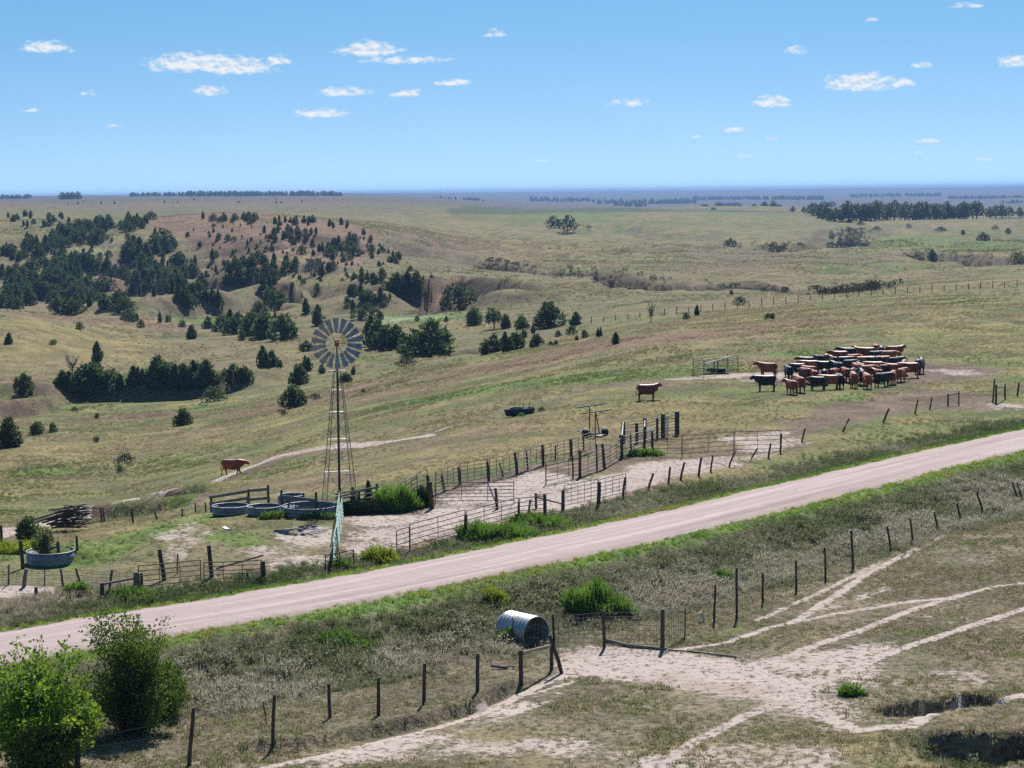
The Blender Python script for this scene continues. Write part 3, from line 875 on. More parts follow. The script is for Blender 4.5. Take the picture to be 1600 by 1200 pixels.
M_YWEED = leaf_mat('yellow green weed', (.18, .24, .024), (.32, .36, .05), None, .48, 1.5)

# ------------------------------------------------------------------ foliage builders
def quads_to_mesh(name, V, mat, tri=False):
    V = np.asarray(V, np.float32)
    k = 3 if tri else 4
    f = np.arange(len(V)).reshape(-1, k)
    return mesh_np(name, V, f, mat)
def spray(c, d, ln, w, rg):
    """a flat pointed spray of foliage at c along d"""
    d = d / (np.linalg.norm(d) + 1e-9)
    r = rg.normal(size=3); s = np.cross(d, r); s /= np.linalg.norm(s) + 1e-9
    m = c + d * ln * .4
    return [c - s * w * .25, m - s * w * .5, c + d * ln, m + s * w * .5]
def sprays(Cn, D, ln, w, g):
    """many sprays at once: four corners for each"""
    D = D / (np.linalg.norm(D, axis=1)[:, None] + 1e-9)
    S = np.cross(D, g.normal(size=D.shape)); S /= np.linalg.norm(S, axis=1)[:, None] + 1e-9
    Mm = Cn + D * (ln * .4)[:, None]
    return np.stack([Cn - S * (w * .25)[:, None], Mm - S * (w * .5)[:, None], Cn + D * ln[:, None], Mm + S * (w * .5)[:, None]], 1).reshape(-1, 3)
def cedar_crown(seed, tops, fat=.30, n=300):
    """unit tall cedar: tops = list of (x, y, height, radius)"""
    rg = np.random.default_rng(seed)
    V = []
    for tx, ty, th_, tr in tops:
        lob = rg.random(5) * 6.28
        for _ in range(int(n * tr / fat * th_ / len(tops) * 1.15)):
            t = rg.random() ** 1.15
            a = rg.random() * 2 * math.pi
            env = tr * (.62 + .38 * min(1.0, t / .28)) * ((1 - t ** 2.1) ** .85) * (.82 + .16 * math.sin(2 * a + lob[0]) + .12 * math.sin(3 * a + lob[1] + t * 5) + .12 * math.sin(9 * t + lob[2] + a))
            r = env * (.42 + .72 * rg.random() ** .6)
            z = .04 + t * (th_ - .07)
            c = np.array([tx + math.cos(a) * r, ty + math.sin(a) * r, z])
            d = np.array([math.cos(a), math.sin(a), .55 + 1.3 * t + rg.random() * .5])
            ln = (.10 + .09 * rg.random()) * (1.1 - .3 * t); w = .06 + .05 * rg.random()
            V += spray(c - d / np.linalg.norm(d) * ln * .4, d, ln, w, rg)
        for j in range(5):       # leader
            V += spray(np.array([tx, ty, th_ - .16 + .025 * j]), np.array([rg.normal() * .3, rg.normal() * .3, 1.0]), .09, .04, rg)
    # shaded heart of the crown
    for tx, ty, th_, tr in tops:
        prof = [(.02, .03), (tr * .38, .08), (tr * .55, .26), (tr * .50, .5 * th_), (tr * .27, .74 * th_), (.005, .9 * th_)]
        k = 7
        for (r0, z0), (r1, z1) in zip(prof[:-1], prof[1:]):
            for i in range(k):
                a0, a1 = 2 * math.pi * i / k, 2 * math.pi * (i + 1) / k
                j0 = .85 + .3 * ((i * 37 + seed * 13) % 10) / 10; j1 = .85 + .3 * (((i + 1) % k * 37 + seed * 13) % 10) / 10
                V += [np.array([tx + math.cos(a0) * r0 * j0, ty + math.sin(a0) * r0 * j0, z0]), np.array([tx + math.cos(a1) * r0 * j1, ty + math.sin(a1) * r0 * j1, z0]),
                      np.array([tx + math.cos(a1) * r1 * j1, ty + math.sin(a1) * r1 * j1, z1]), np.array([tx + math.cos(a0) * r1 * j0, ty + math.sin(a0) * r1 * j0, z1])]
    return np.array(V)
def juniper_crown(seed, lobes, n):
    g = np.random.default_rng(seed); V = []
    tot = sum(l[3] ** 2 for l in lobes)
    for lx, ly, lz, lr in lobes:
        k = int(n * lr * lr / tot) + 8
        d = g.normal(size=(k, 3)); d /= np.linalg.norm(d, axis=1)[:, None]
        r = lr * (.45 + .62 * g.random(k) ** .55)
        c = np.array([lx, ly, lz]) + d * r[:, None] * np.array([1, 1, 1.1])
        c[:, 2] = np.where(c[:, 2] < .02, .02 + g.random(k) * .05, c[:, 2])
        dd = d * np.array([1, 1, .5]) + np.array([0, 0, .75]) + g.normal(size=(k, 3)) * .3
        ln = .09 + .10 * g.random(k)
        V.append(sprays(c - dd * .03, dd, ln, .06 + .05 * g.random(k), g))
    return np.concatenate(V)
CEDARS = []          # (crown mesh near, crown mesh far, trunk mesh, whole mesh far)
_tops = [[(0, 0, 1, .34)], [(0, 0, 1, .42)], [(0, 0, 1, .27)], [(-.15, 0, .9, .30), (.17, .04, 1, .27)], [(0, 0, 1, .46), (.2, .1, .7, .3)],
         [(-.26, .05, .78, .30), (.05, -.05, 1, .30), (.32, .06, .68, .28)], [(0, 0, 1, .36), (.22, -.1, .66, .28)], [(0.02, 0, 1, .30), (-.2, .1, .75, .26)]]
LOBED = {0: [(0, 0, .26, .30), (-.2, .1, .22, .24), (.22, -.05, .24, .24), (.03, .02, .52, .25), (-.03, 0, .74, .17), (0, 0, .89, .08)],
         1: [(-.2, 0, .24, .28), (.24, .1, .26, .30), (0, -.2, .24, .28), (-.1, .05, .52, .27), (.16, 0, .56, .24), (.02, 0, .78, .17)],
         4: [(-.36, 0, .24, .28), (.36, .05, .24, .28), (0, -.1, .28, .34), (-.18, .1, .50, .26), (.2, -.05, .52, .26), (.0, .05, .74, .19), (.3, 0, .68, .12)],
         5: [(-.42, .05, .24, .27), (-.38, 0, .5, .19), (0, -.05, .28, .32), (.05, 0, .62, .23), (.06, 0, .84, .11), (.42, .1, .26, .28), (.40, 0, .52, .17)],
         6: [(0, 0, .24, .27), (.18, .1, .22, .25), (-.17, -.1, .26, .24), (0, 0, .48, .22), (.02, 0, .70, .15), (.01, 0, .87, .075), (.22, 0, .45, .16)]}
for _i, _t in enumerate(_tops):
    if _i in LOBED:
        Vc = juniper_crown(40 + _i, LOBED[_i], 900); Vf = juniper_crown(80 + _i, LOBED[_i], 520)
    else:
        Vc = cedar_crown(40 + _i, _t, .30, 470); Vf = cedar_crown(80 + _i, _t, .30, 260)
    tk = MB(); tk.path([(0, 0, -.06), (.004, .003, .12), (0, 0, .5), (0, 0, .85)], [.028, .022, .013, .004], 6)
    tm = tk.mesh('cedar_trunk', M_STALK)
    tv = np.array(tk.v)
    CEDARS.append((quads_to_mesh('cedar_crown', Vc, M_CEDAR), quads_to_mesh('cedar_crown_far', Vf, M_CEDARF), tm))
def ball_crown(seed, n, mat, name, lobes, leaf=.06, flat=.0):
    """leaf clumps spread over lobes (x, y, z, r) of a unit tall crown"""
    rg = np.random.default_rng(seed); V = []
    tot = sum(l[3] ** 2 for l in lobes)
    for lx, ly, lz, lr in lobes:
        for _ in range(int(n * lr * lr / tot)):
            d = rg.normal(size=3); d /= np.linalg.norm(d)
            r = lr * (.55 + .5 * rg.random() ** .6) * (1 + .14 * math.sin(5 * d[0] + seed) + .14 * math.sin(6 * d[2] + 2))
            c = np.array([lx, ly, lz]) + d * r * np.array([1, 1, .9])
            if c[2] < .02: c[2] = .02 + rg.random() * .06
            dd = d + rg.normal(size=3) * .6 + np.array([0, 0, .3])
            V += spray(c, dd, leaf * (1 + rg.random()), leaf * (.8 + .5 * rg.random()), rg)
    return quads_to_mesh(name, np.array(V), mat)
def trunk_mesh(name='trunk', r=.03, h=.6, mat=None):
    m = MB(); m.path([(0, 0, -.05), (.01, 0, .15), (-.01, .01, h)], [r * 1.3, r, r * .4], 6)
    m.path([(0, 0, h * .35), (.14, .05, h * .8)], [r * .5, r * .2], 5); m.path([(0, 0, h * .45), (-.13, -.04, h * .95)], [r * .5, r * .2], 5)
    return m.mesh(name, mat or M_STALK)
TRUNK = trunk_mesh()
def place_tree(name, label, cat, pos, h, crown, trunk, group=None, w=1.0, rz=None):
    t = thing(name, label, cat, pos, random.random() * 6.28 if rz is None else rz, group)
    t.scale = (h * w, h * w, h)
    link(bpy.data.objects.new('crown', crown), t)
    link(bpy.data.objects.new('trunk', trunk), t)
    return t

# ------------------------------------------------------------------ scattered ground cover
def tuft(seed, n, h, spread, w, lean=.5):
    rg = np.random.default_rng(seed); V = []; F = []
    for i in range(n):
        a = rg.random() * 6.28; r = spread * rg.random() ** .7 * .5
        bx, by = math.cos(a) * r, math.sin(a) * r
        a2 = a + rg.normal() * .7; hh = h * (.55 + .6 * rg.random()); ln = lean * hh * rg.random()
        dx, dy = math.cos(a2), math.sin(a2); sx, sy = -dy, dx
        if rg.random() < .5: sx, sy = 1, 0
        b = len(V); ww = w * (.7 + .6 * rg.random())
        V += [(bx - sx * ww / 2, by - sy * ww / 2, -.03), (bx + sx * ww / 2, by + sy * ww / 2, -.03),
              (bx + dx * ln * .35 - sx * ww * .4, by + dy * ln * .35 - sy * ww * .4, hh * .55), (bx + dx * ln * .35 + sx * ww * .4, by + dy * ln * .35 + sy * ww * .4, hh * .55),
              (bx + dx * ln, by + dy * ln, hh)]
        F += [(b, b + 1, b + 3, b + 2), (b + 2, b + 3, b + 4)]
    return V, F
def leafy(seed, n, h, spread, leaf):
    rg = np.random.default_rng(seed); V = []; F = []
    for i in range(n):
        t = rg.random() ** .7; a = rg.random() * 6.28; r = spread * .5 * rg.random() ** .6 * (1.1 - .5 * t)
        c = np.array([math.cos(a) * r, math.sin(a) * r, h * t])
        q = spray(c, np.array([math.cos(a), math.sin(a), rg.random() * 1.6]), leaf * (.8 + .7 * rg.random()), leaf * .6, rg)
        b = len(V); V += [tuple(p) for p in q]; F += [(b, b + 1, b + 2, b + 3)]
    return V, F
def tint_mat(name, stops, trans=.35):
    N = NT(name)
    a = N.attr('tint', 'INSTANCER').outputs['Fac']
    r = N.n('ShaderNodeValToRGB')
    el = r.color_ramp.elements
    while len(el) < len(stops): el.new(.5)
    for e, (p, c) in zip(el, stops):
        e.position = p; e.color = tuple(c) + (1,)
    N.l(a, r.inputs[0])
    return N.out(r.outputs[0], .85, 0, .12, None, trans)
def proto_set(name, items, mat):
    col = bpy.data.collections.new(name)
    for i, (V, F) in enumerate(items):
        me = bpy.data.meshes.new(name); me.from_pydata(V, [], F); me.materials.append(mat); me.update()
        col.objects.link(bpy.data.objects.new('%s_%d' % (name, i), me))
    return col
def scatter(name, label, cat, x, y, scl, tint, coll, nvar, tilt=.12, z=None, seed=1):
    rg = np.random.default_rng(seed); n = len(x)
    if n == 0: return None
    z = ground(x, y) if z is None else z
    me = bpy.data.meshes.new(name)
    me.vertices.add(n); me.vertices.foreach_set('co', np.stack([x, y, z], -1).astype(np.float32).ravel())
    rot = np.stack([rg.normal(size=n) * tilt, rg.normal(size=n) * tilt, rg.random(n) * 6.28], -1)
    for nm, ty, arr, key in (('scl', 'FLOAT', scl, 'value'), ('tint', 'FLOAT', tint, 'value'), ('idx', 'INT', rg.integers(0, nvar, n), 'value'), ('rot', 'FLOAT_VECTOR', rot, 'vector')):
        at_ = me.attributes.new(nm, ty, 'POINT')
        at_.data.foreach_set(key, np.asarray(arr, np.int32 if ty == 'INT' else np.float32).ravel())
    me.update()
    ng = bpy.data.node_groups.new(name, 'GeometryNodeTree')
    ng.interface.new_socket('Geometry', in_out='INPUT', socket_type='NodeSocketGeometry')
    ng.interface.new_socket('Geometry', in_out='OUTPUT', socket_type='NodeSocketGeometry')
    gi = ng.nodes.new('NodeGroupInput'); go = ng.nodes.new('NodeGroupOutput')
    ci = ng.nodes.new('GeometryNodeCollectionInfo'); ci.inputs['Collection'].default_value = coll
    ci.inputs['Separate Children'].default_value = True; ci.inputs['Reset Children'].default_value = True
    ip = ng.nodes.new('GeometryNodeInstanceOnPoints')
    ng.links.new(gi.outputs[0], ip.inputs['Points']); ng.links.new(ci.outputs[0], ip.inputs['Instance'])
    ip.inputs['Pick Instance'].default_value = True
    def na(nm, ty):
        q = ng.nodes.new('GeometryNodeInputNamedAttribute'); q.data_type = ty; q.inputs['Name'].default_value = nm
        return [o_ for o_ in q.outputs if o_.enabled][0]
    er = ng.nodes.new('FunctionNodeEulerToRotation')
    ng.links.new(na('rot', 'FLOAT_VECTOR'), er.inputs[0]); ng.links.new(er.outputs[0], ip.inputs['Rotation'])
    ng.links.new(na('scl', 'FLOAT'), ip.inputs['Scale']); ng.links.new(na('idx', 'INT'), ip.inputs['Instance Index'])
    ng.links.new(ip.outputs[0], go.inputs[0])
    o = link(bpy.data.objects.new(name, me))
    md = o.modifiers.new('scatter', 'NODES'); md.node_group = ng
    tag(o, label, cat, kind='stuff')
    return o
def sample(n, y0, y1, seed, amax=.262):
    """n points evenly over the ground seen between two distances"""
    rg = np.random.default_rng(seed)
    yy = np.sqrt(rg.random(n) * (y1 * y1 - y0 * y0) + y0 * y0)
    return (rg.random(n) * 2 - 1) * amax * yy, yy, rg.random(n)
G_PAST = tint_mat('pasture grass', [(0, (.120, .165, .045)), (.35, (.185, .188, .085)), (.6, (.275, .240, .150)), (.8, (.360, .305, .200)), (1, (.270, .195, .160))], .5)
G_DITCH = tint_mat('ditch grass', [(0, (.092, .138, .046)), (.3, (.145, .165, .080)), (.55, (.235, .232, .150)), (.78, (.370, .345, .270)), (1, (.300, .245, .190))], .48)
G_VERGE = tint_mat('verge grass', [(0, (.115, .245, .028)), (.5, (.21, .32, .045)), (.8, (.31, .33, .07)), (1, (.28, .215, .09))], .5)
G_DIRTC = tint_mat('dung and clods', [(0, (.045, .034, .028)), (.6, (.11, .085, .07)), (1, (.33, .28, .24))], 0.0)
TSHORT = proto_set('short_tuft', [tuft(i, 16, .095, .30, .026, 1.0) for i in range(5)], G_PAST)
TMID = proto_set('range_tuft', [tuft(20 + i, 22, .30, .75, .055, .8) for i in range(5)], G_PAST)
TDITCH = proto_set('ditch_tuft', [tuft(40 + i, 24, .46, .50, .030, .85) for i in range(4)] + [leafy(60 + i, 46, .42, .55, .10) for i in range(3)], G_DITCH)
G_SCRUB = tint_mat('gully scrub', [(0, (.030, .042, .020)), (.5, (.060, .062, .032)), (1, (.095, .070, .055))], .2)
TSCRUB = proto_set('scrub', [leafy(160 + i, 60, .8, 1.1, .2) for i in range(4)], G_SCRUB)
TVERGE = proto_set('verge_tuft', [tuft(70 + i, 22, .24, .42, .034, .8) for i in range(4)], G_VERGE)
_cl = []
for i in range(3):
    b_ = bmesh.new(); bmesh.ops.create_icosphere(b_, subdivisions=1, radius=.07)
    for v_ in b_.verts: v_.co *= .7 + .6 * random.random(); v_.co.z *= .45
    _cl.append(([v_.co[:] for v_ in b_.verts], [[w_.index for w_ in f_.verts] for f_ in b_.faces])); b_.free()
TCLOD = proto_set('clod', _cl, G_DIRTC)

def cover():
    # near pasture
    x, y, r = sample(78000, 58, 118, 101)
    f = fields(x, y); n1 = fbm(x, y, 2.5, 3, .6, 81.0); n2 = fbm(x, y, 8.0, 3, .6, 83.0)
    k = (f['s'] > 8.5) & (r < np.clip(.75 + n1 * .8 - f['dirt'] * 1.15, .02, 1))
    scatter('pasture_grass', 'short grazed grass tufts over the near pasture', 'grass', x[k], y[k], .55 + .6 * r[k] + .25 * n1[k], np.clip(.55 + n2[k] * .35 + (rng.random(k.sum()) - .5) * .9, 0, 1), TSHORT, 5, seed=2)
    # ditch and road bank
    x, y, r = sample(90000, 58, 150, 103)
    f = fields(x, y); n1 = fbm(x, y, 3.0, 3, .6, 85.0); n2 = fbm(x, y, 7.0, 3, .6, 87.0)
    k = (r < f['ditch'] * (.85 + .4 * n1)) & (f['s'] > 2.9)
    cs = np.interp(f['s'], [3, 4.5, 7, 9, 12], [.40, .26, .56, .68, .60])
    scatter('ditch_weeds', 'rough dark weeds and silvery grass on the near road bank', 'weeds', x[k], y[k], (.5 + .65 * r[k] + .35 * n1[k]) * np.interp(f['s'][k], [3, 5, 9, 12], [.6, 1, .95, .55]), np.clip(cs[k] + n2[k] * .6 + (r[k] - .4) * .35, 0, 1), TDITCH, 7, seed=3)
    # far side strip of the road
    k = (f['s'] < -2.6) & (f['s'] > -8.5) & (r < f['ditch'] * .9 + .1 * (f['s'] > -6))
    scatter('roadside_weeds', 'uneven green and tan weeds between the road and the corral', 'weeds', x[k], y[k], .45 + .5 * r[k] + .3 * n1[k], np.clip(.32 + n2[k] * .7 + (r[k] - .5) * .4, 0, 1), TDITCH, 7, seed=4)
    # verges
    x, y, r = sample(70000, 58, 160, 105)
    f = fields(x, y); ab = np.abs(f['s']); n2 = fbm(x, y, 5.0, 3, .6, 89.0)
    k = (ab > 2.2) & (ab < 3.9) & (r < np.interp(ab, [2.2, 2.6, 3.2, 3.9], [.25, 1, 1, .2]) * np.where(ab < 2.6, (n2 > 0) * 1.0, 1.0))
    scatter('verge_grass', 'bright green grass along both edges of the gravel road', 'grass', x[k], y[k], .28 + .40 * r[k] + .15 * np.clip(ab[k] - 2.6, 0, 1), np.clip(.42 + n2[k] * .7 + (r[k] - .5) * .5, 0, 1), TVERGE, 4, seed=5)
    # knoll, corral surroundings and the open field
    x, y, r = sample(62000, 86, 300, 107)
    f = fields(x, y); n1 = fbm(x, y, 5.0, 3, .6, 91.0); n2 = fbm(x, y, 16.0, 3, .6, 93.0)
    k = (f['s'] < -6.0) & (r < np.clip(.55 + n1 * 1.1 - f['dirt'] * 1.3 - f['soil'] * .55 + f['lush'] * .3, .0, 1))
    tn = .55 + n2 * .6 - f['lush'] * .5 + f['dry'] * .12 + f['purp'] * .35 + (r - .5) * .4
    scatter('range_grass', 'tan and green grass clumps over the knoll and open field', 'grass', x[k], y[k], (.38 + .5 * r[k] + .35 * n1[k]) * np.interp(y[k], [90, 130, 300], [.45, .6, .95]), np.clip(tn[k], 0, 1), TMID, 5, seed=6)
    x, y, r = sample(52000, 290, 1050, 111)
    f = fields(x, y); n1 = fbm(x, y, 18.0, 4, .6, 95.0); n2 = fbm(x, y, 60.0, 3, .6, 97.0)
    k = (r < np.clip(.42 + n1 * 1.3, .03, 1))
    tn = .50 + n2 * .5 - f['lush'] * .45 + f['dry'] * .15 + f['purp'] * .45 + (r - .5) * .4
    scatter('distant_range_grass', 'rough grass clumps over the far slopes and hills', 'grass', x[k], y[k], (.7 + .9 * r[k] + .6 * n1[k]) * np.interp(y[k], [290, 1050], [.9, 1.7]), np.clip(tn[k], 0, 1), TMID, 5, seed=8)
    # dark scrub in the gullies
    g = np.random.default_rng(17); X = []; Y = []
    for Pl, w in ((GULLY_MID, 9.0), (GULLY_FAR, 14.0), (GULLY_EAST, 10.0)):
        for i in range(len(Pl) - 1):
            n = int(np.hypot(*(Pl[i + 1] - Pl[i])) * 3.2) + 10
            t = g.random(n)[:, None]; q = Pl[i] + (Pl[i + 1] - Pl[i]) * t + g.normal(size=(n, 2)) * w * .45
            X += list(q[:, 0]); Y += list(q[:, 1])
    X = np.array(X); Y = np.array(Y)
    scatter('gully_scrub', 'dark low scrub filling the gullies of the far slopes', 'scrub', X, Y, 1.0 + 1.3 * g.random(len(X)), g.random(len(X)), TSCRUB, 4, seed=18)
    X = []; Y = []
    for Pl, w, dp, fl2 in _near_g[1:]:
        for i in range(len(Pl) - 1):
            n = int(np.hypot(*(Pl[i + 1] - Pl[i])) * 26) + 6
            t = g.random(n)[:, None]; q = Pl[i] + (Pl[i + 1] - Pl[i]) * t + g.normal(size=(n, 2)) * w * .42
            X += list(q[:, 0]); Y += list(q[:, 1])
    X = np.array(X); Y = np.array(Y)
    scatter('hollow_weeds', 'dark green weeds in the washed out hollow at bottom right', 'weeds', X, Y, .3 + .5 * g.random(len(X)), g.random(len(X)) * .5, TDITCH, 7, seed=20)
    # red brown dock stalks by the left paddock
    x, y, r = sample(30000, 76, 100, 113)
    f = fields(x, y); u_ = 800 + FOC * x / y
    k = (f['s'] < -4.2) & (f['s'] > -8.2) & (u_ < 175) & (r < .5)
    scatter('dock_stalks', 'red brown seed stalks between the road and left paddock', 'weeds', x[k], y[k], .5 + .5 * r[k], .88 + .12 * r[k], TDITCH, 4, seed=19)
    # clods, dung and stones on trampled ground
    x, y, r = sample(60000, 60, 210, 109)
    f = fields(x, y)
    k = (np.abs(f['s']) > 4) & (r < np.clip(f['dirt'] * .9 + f['soil'] * .5, 0, 1) * .55)
    scatter('dung_clods', 'dark clods and dung on the trampled pale ground', 'clods', x[k], y[k], .35 + 1.3 * r[k], rng.random(k.sum()) ** .8, TCLOD, 3, seed=7)
cover()

# ------------------------------------------------------------------ windmill
def px_m(p):                     # frame units per metre at a place
    return FOC / p.y
def build_windmill():
    p = at(531, 792); k = 1 / px_m(p)
    hub_h = (792 - 532.5) * k; plat_h = (792 - 577) * k; R = 39.6 * k
    t = thing('windmill', 'steel windmill with a blue grey bladed wheel beside the stock tanks', 'windmill', p, math.radians(14))
    b = .88; tp = .18
    legs = [((sx * b, sy * b, -.1), (sx * tp, sy * tp, plat_h)) for sx, sy in ((-1, -1), (1, -1), (1, 1), (-1, 1))]
    for a, c in legs:
        MB().tube(a, c,     .021, .018, 6).build('tower_leg', M_PIPE, t)
    def pt(i, f):
        a, c = Vector(legs[i][0]), Vector(legs[i][1]); return a.lerp(c, f)
    lev = [.02, .26, .50, .70, .86]
    for f in lev[1:]:
        for i in range(4):
            MB().tube(pt(i, f), pt((i + 1) % 4, f), .018, None, 5).build('girt', M_GALV, t)
    for f0, f1 in zip(lev[:-1], lev[1:]):
        for i in range(4):
            MB().tube(pt(i, f0), pt((i + 1) % 4, f1), .008, None, 4).build('brace', M_GALV, t)
            MB().tube(pt((i + 1) % 4, f0), pt(i, f1), .008, None, 4).build('brace', M_GALV, t)
    MB().tube((0, 0, 0), (0, 0, plat_h + .2), .072, .06, 10).build('pump_pipe', M_DARKP, t)
    MB().tube((0, 0, plat_h), (0, 0, hub_h), .05, .04, 8).build('mast_pipe', M_PIPE, t)
    MB().lathe([(.2, plat_h), (.52, plat_h), (.52, plat_h + .035), (.2, plat_h + .035)], 20).build('platform', M_LOG, t)
    # wheel, tail and gear head turn together on the mast
    yaw = -math.radians(14) + math.radians(4)
    hd = bpy.data.objects.new('wheel', None); link(hd, t); hd.location = (0, 0, hub_h); hd.rotation_euler = (0, 0, yaw)
    fy = -.36
    for i in range(18):
        w = 2 * math.pi * (i + .5) / 18 + .02
        er = Vector((math.cos(w), 0, math.sin(w))); et = Vector((-math.sin(w), 0, math.cos(w)))
        bl = MB(); vs = []; n = 5
        for j, rr in enumerate((.415 * R, .70 * R, R)):
            hw = (.054 + .037 * j) * R
            for q in range(n):
                u = (q / (n - 1)) * 2 - 1
                ang = math.radians(20)
                cc = er * rr + et * (u * hw * math.cos(ang)) + Vector((0, fy + u * hw * math.sin(ang) + .02 * (1 - u * u), 0))
                vs.append(cc)
        m = len(vs)
        vs2 = [v + Vector((0, .006, 0)) for v in vs]
        fs = []
        for j in range(2):
            for q in range(n - 1):
                a = j * n + q
                fs.append((a, a + 1, a + n + 1, a + n)); fs.append((m + a + n, m + a + n + 1, m + a + 1, m + a))
        ring = [0, 1, 2, 3, 4, 9, 14, 13, 12, 11, 10, 5]
        for a, c in zip(ring, ring[1:] + ring[:1]):
            fs.append((c, a, m + a, m + c))
        bl.add(vs + vs2, fs)
        bl.build('blade', M_BLADE, hd)
    for rr in (.52, .88):
        ring = MB(); P = [Vector((math.cos(2 * math.pi * i / 36) * rr * R, fy + .03, math.sin(2 * math.pi * i / 36) * rr * R)) for i in range(37)]
        ring.path(P, .013, 5); ring.build('rim', M_PIPE, hd)
    for i in range(6):
        w = 2 * math.pi * i / 6
        for dy in (-.08, .14):
            MB().tube((0, fy + dy, 0), (math.cos(w) * .9 * R, fy + .03, math.sin(w) * .9 * R), .011, None, 5).build('spoke', M_PIPE, hd)
    MB().tube((0, fy - .12, 0), (0, .12, 0), .085, .10, 12).build('hub', M_RED, hd)
    MB().beam((0, -.16, 0), (0, .28, 0), .24, .34).build('gear_box', M_RED, hd)
    MB().tube((0, .2, .02), (.32, 1.7, .12), .022, None, 6).build('tail_boom', M_PIPE, hd)
    v = MB(); a = Vector((.28, 1.45, .12)); c = Vector((.46, 2.5, .12))
    d = (c - a).normalized(); sd_ = Vector((d.y, -d.x, 0)) * .006
    o8 = [a + Vector((0, 0, -.18)), c + Vector((0, 0, -.42)), c + Vector((0, 0, .46)), a + Vector((0, 0, .22))]
    v.add([q - sd_ for q in o8] + [q + sd_ for q in o8], [(0, 1, 2, 3), (7, 6, 5, 4), (0, 4, 5, 1), (1, 5, 6, 2), (2, 6, 7, 3), (3, 7, 4, 0)])
    v.build('tail_vane', M_YEL, hd)
build_windmill()

# ------------------------------------------------------------------ stock tanks
def stock_tank(label, p, r, h, sx=1.0, sy=1.0, level=.75, rz=0.0, group='round stock tanks by the windmill', mat=None, empty=False):
    t = thing('stock_tank', label, 'stock tank', p, rz, group)
    prof = [(r * .3, .0), (r, .0), (r, h * .18), (r + .022, h * .22), (r + .022, h * .27), (r, h * .31), (r, h * .52), (r + .022, h * .56), (r + .022, h * .61), (r, h * .65), (r, h * .93)]
    MB().lathe(prof + [(r - .012, h * .93), (r - .012, h * .05), (.05, h * .05)], 40, sx, sy).build('wall', mat or M_TANK, t, True)
    m = MB(); P = [(math.cos(2 * math.pi * i / 40) * r * sx, math.sin(2 * math.pi * i / 40) * r * sy, h * .95) for i in range(41)]
    m.path(P, .028, 6); m.build('rim', M_GALV, t, True)
    if not empty:
        MB().lathe([(.01, h * level), (r - .02, h * level)], 40, sx, sy).build('water', M_WATER, t)
    return t
stock_tank('galvanised stock tank at the left end of the row behind the knoll', at(360, 804), .98, .52, rz=.3)
stock_tank('middle stock tank of the row, partly hidden by a weed', at(413, 804.5), .90, .50, rz=.7)
stock_tank('widest round stock tank, standing next to the windmill tower', at(484, 805.5), 1.45, .56, level=.6)
stock_tank('stock tank standing behind the others, only its rim showing', at(455, 790), .72, .62)
stock_tank('dry half buried round tank with a small tree growing in it', at(79, 873) - Vector((0, 0, .32)), 1.1, .74, 1.0, 1.0, empty=True, group='old tanks')

# ------------------------------------------------------------------ posts, boards, wire and panels
def post_mb(base, top, r, r1=None):
    b = Vector(base); a = Vector(top); m = MB()
    j = lambda s: Vector((random.uniform(-s, s), random.uniform(-s, s), 0))
    m.path([b - Vector((0, 0, .15)), b + (a - b) * .35 + j(.012), b + (a - b) * .7 + j(.012), a], [r * 1.05, r, r * .97, (r1 or r * .9)], 7)
    return m
def post_ends(ub, vb, ut, vt):
    """world foot and head of a post from where its foot and head are seen"""
    p = at(ub, vb); k = p.y / FOC
    dx = (ut - ub - (vt - vb) * math.tan(ROLL)) * k
    return p, p + Vector((dx, 0, max((vb - vt) * k, .3)))
def make_fence(name, label, posts, r, mat, strands=(), wire_r=.006, gaps=(), group=None, braces=(), mats=None, cat='fence', stays=0):
    """posts: (foot u, foot v, head u, head v); strands: heights as shares of the post"""
    E = [post_ends(*q[:4]) for q in posts]
    t = thing(name, label, cat, E[0][0], 0, group)
    o = E[0][0]
    for i, (a, b) in enumerate(E):
        rr = posts[i][4] if len(posts[i]) > 4 else r * random.uniform(.85, 1.15)
        post_mb(a - o, b - o, rr).build('post', (mats or {}).get(i, mat), t)
    for f in strands:
        seg = []
        for i in range(len(E) - 1):
            if i in gaps:
                continue
            a0, b0 = E[i]; a1, b1 = E[i + 1]
            p0 = a0.lerp(b0, f) - o; p1 = a1.lerp(b1, f) - o
            mid = (p0 + p1) / 2 - Vector((0, 0, .02))
            seg.append((p0, mid, p1))
        if seg:
            m = MB()
            for s_ in seg: m.path(s_, wire_r, 4)
            m.build('wire', M_WIRE, t)
    if stays:
        m = MB()
        for i in range(len(E) - 1):
            if i in gaps: continue
            a0, b0 = E[i]; a1, b1 = E[i + 1]
            n = max(2, int((a1 - a0).length / stays))
            for q in range(1, n):
                lo = (a0.lerp(b0, strands[0])).lerp(a1.lerp(b1, strands[0]), q / n) - o
                hi = (a0.lerp(b0, strands[-1])).lerp(a1.lerp(b1, strands[-1]), q / n) - o
                m.tube(lo, hi, wire_r * .8, None, 3, False)
        w = m.build('stay_wires', M_WIRE, t); w['kind'] = 'stuff'
    for (i, fi, j, fj, br) in braces:
        MB().tube(E[i][0].lerp(E[i][1], fi) - o, E[j][0].lerp(E[j][1], fj) - o, br, br * .9, 7).build('brace_rail', M_LOG, t)
    return t, E
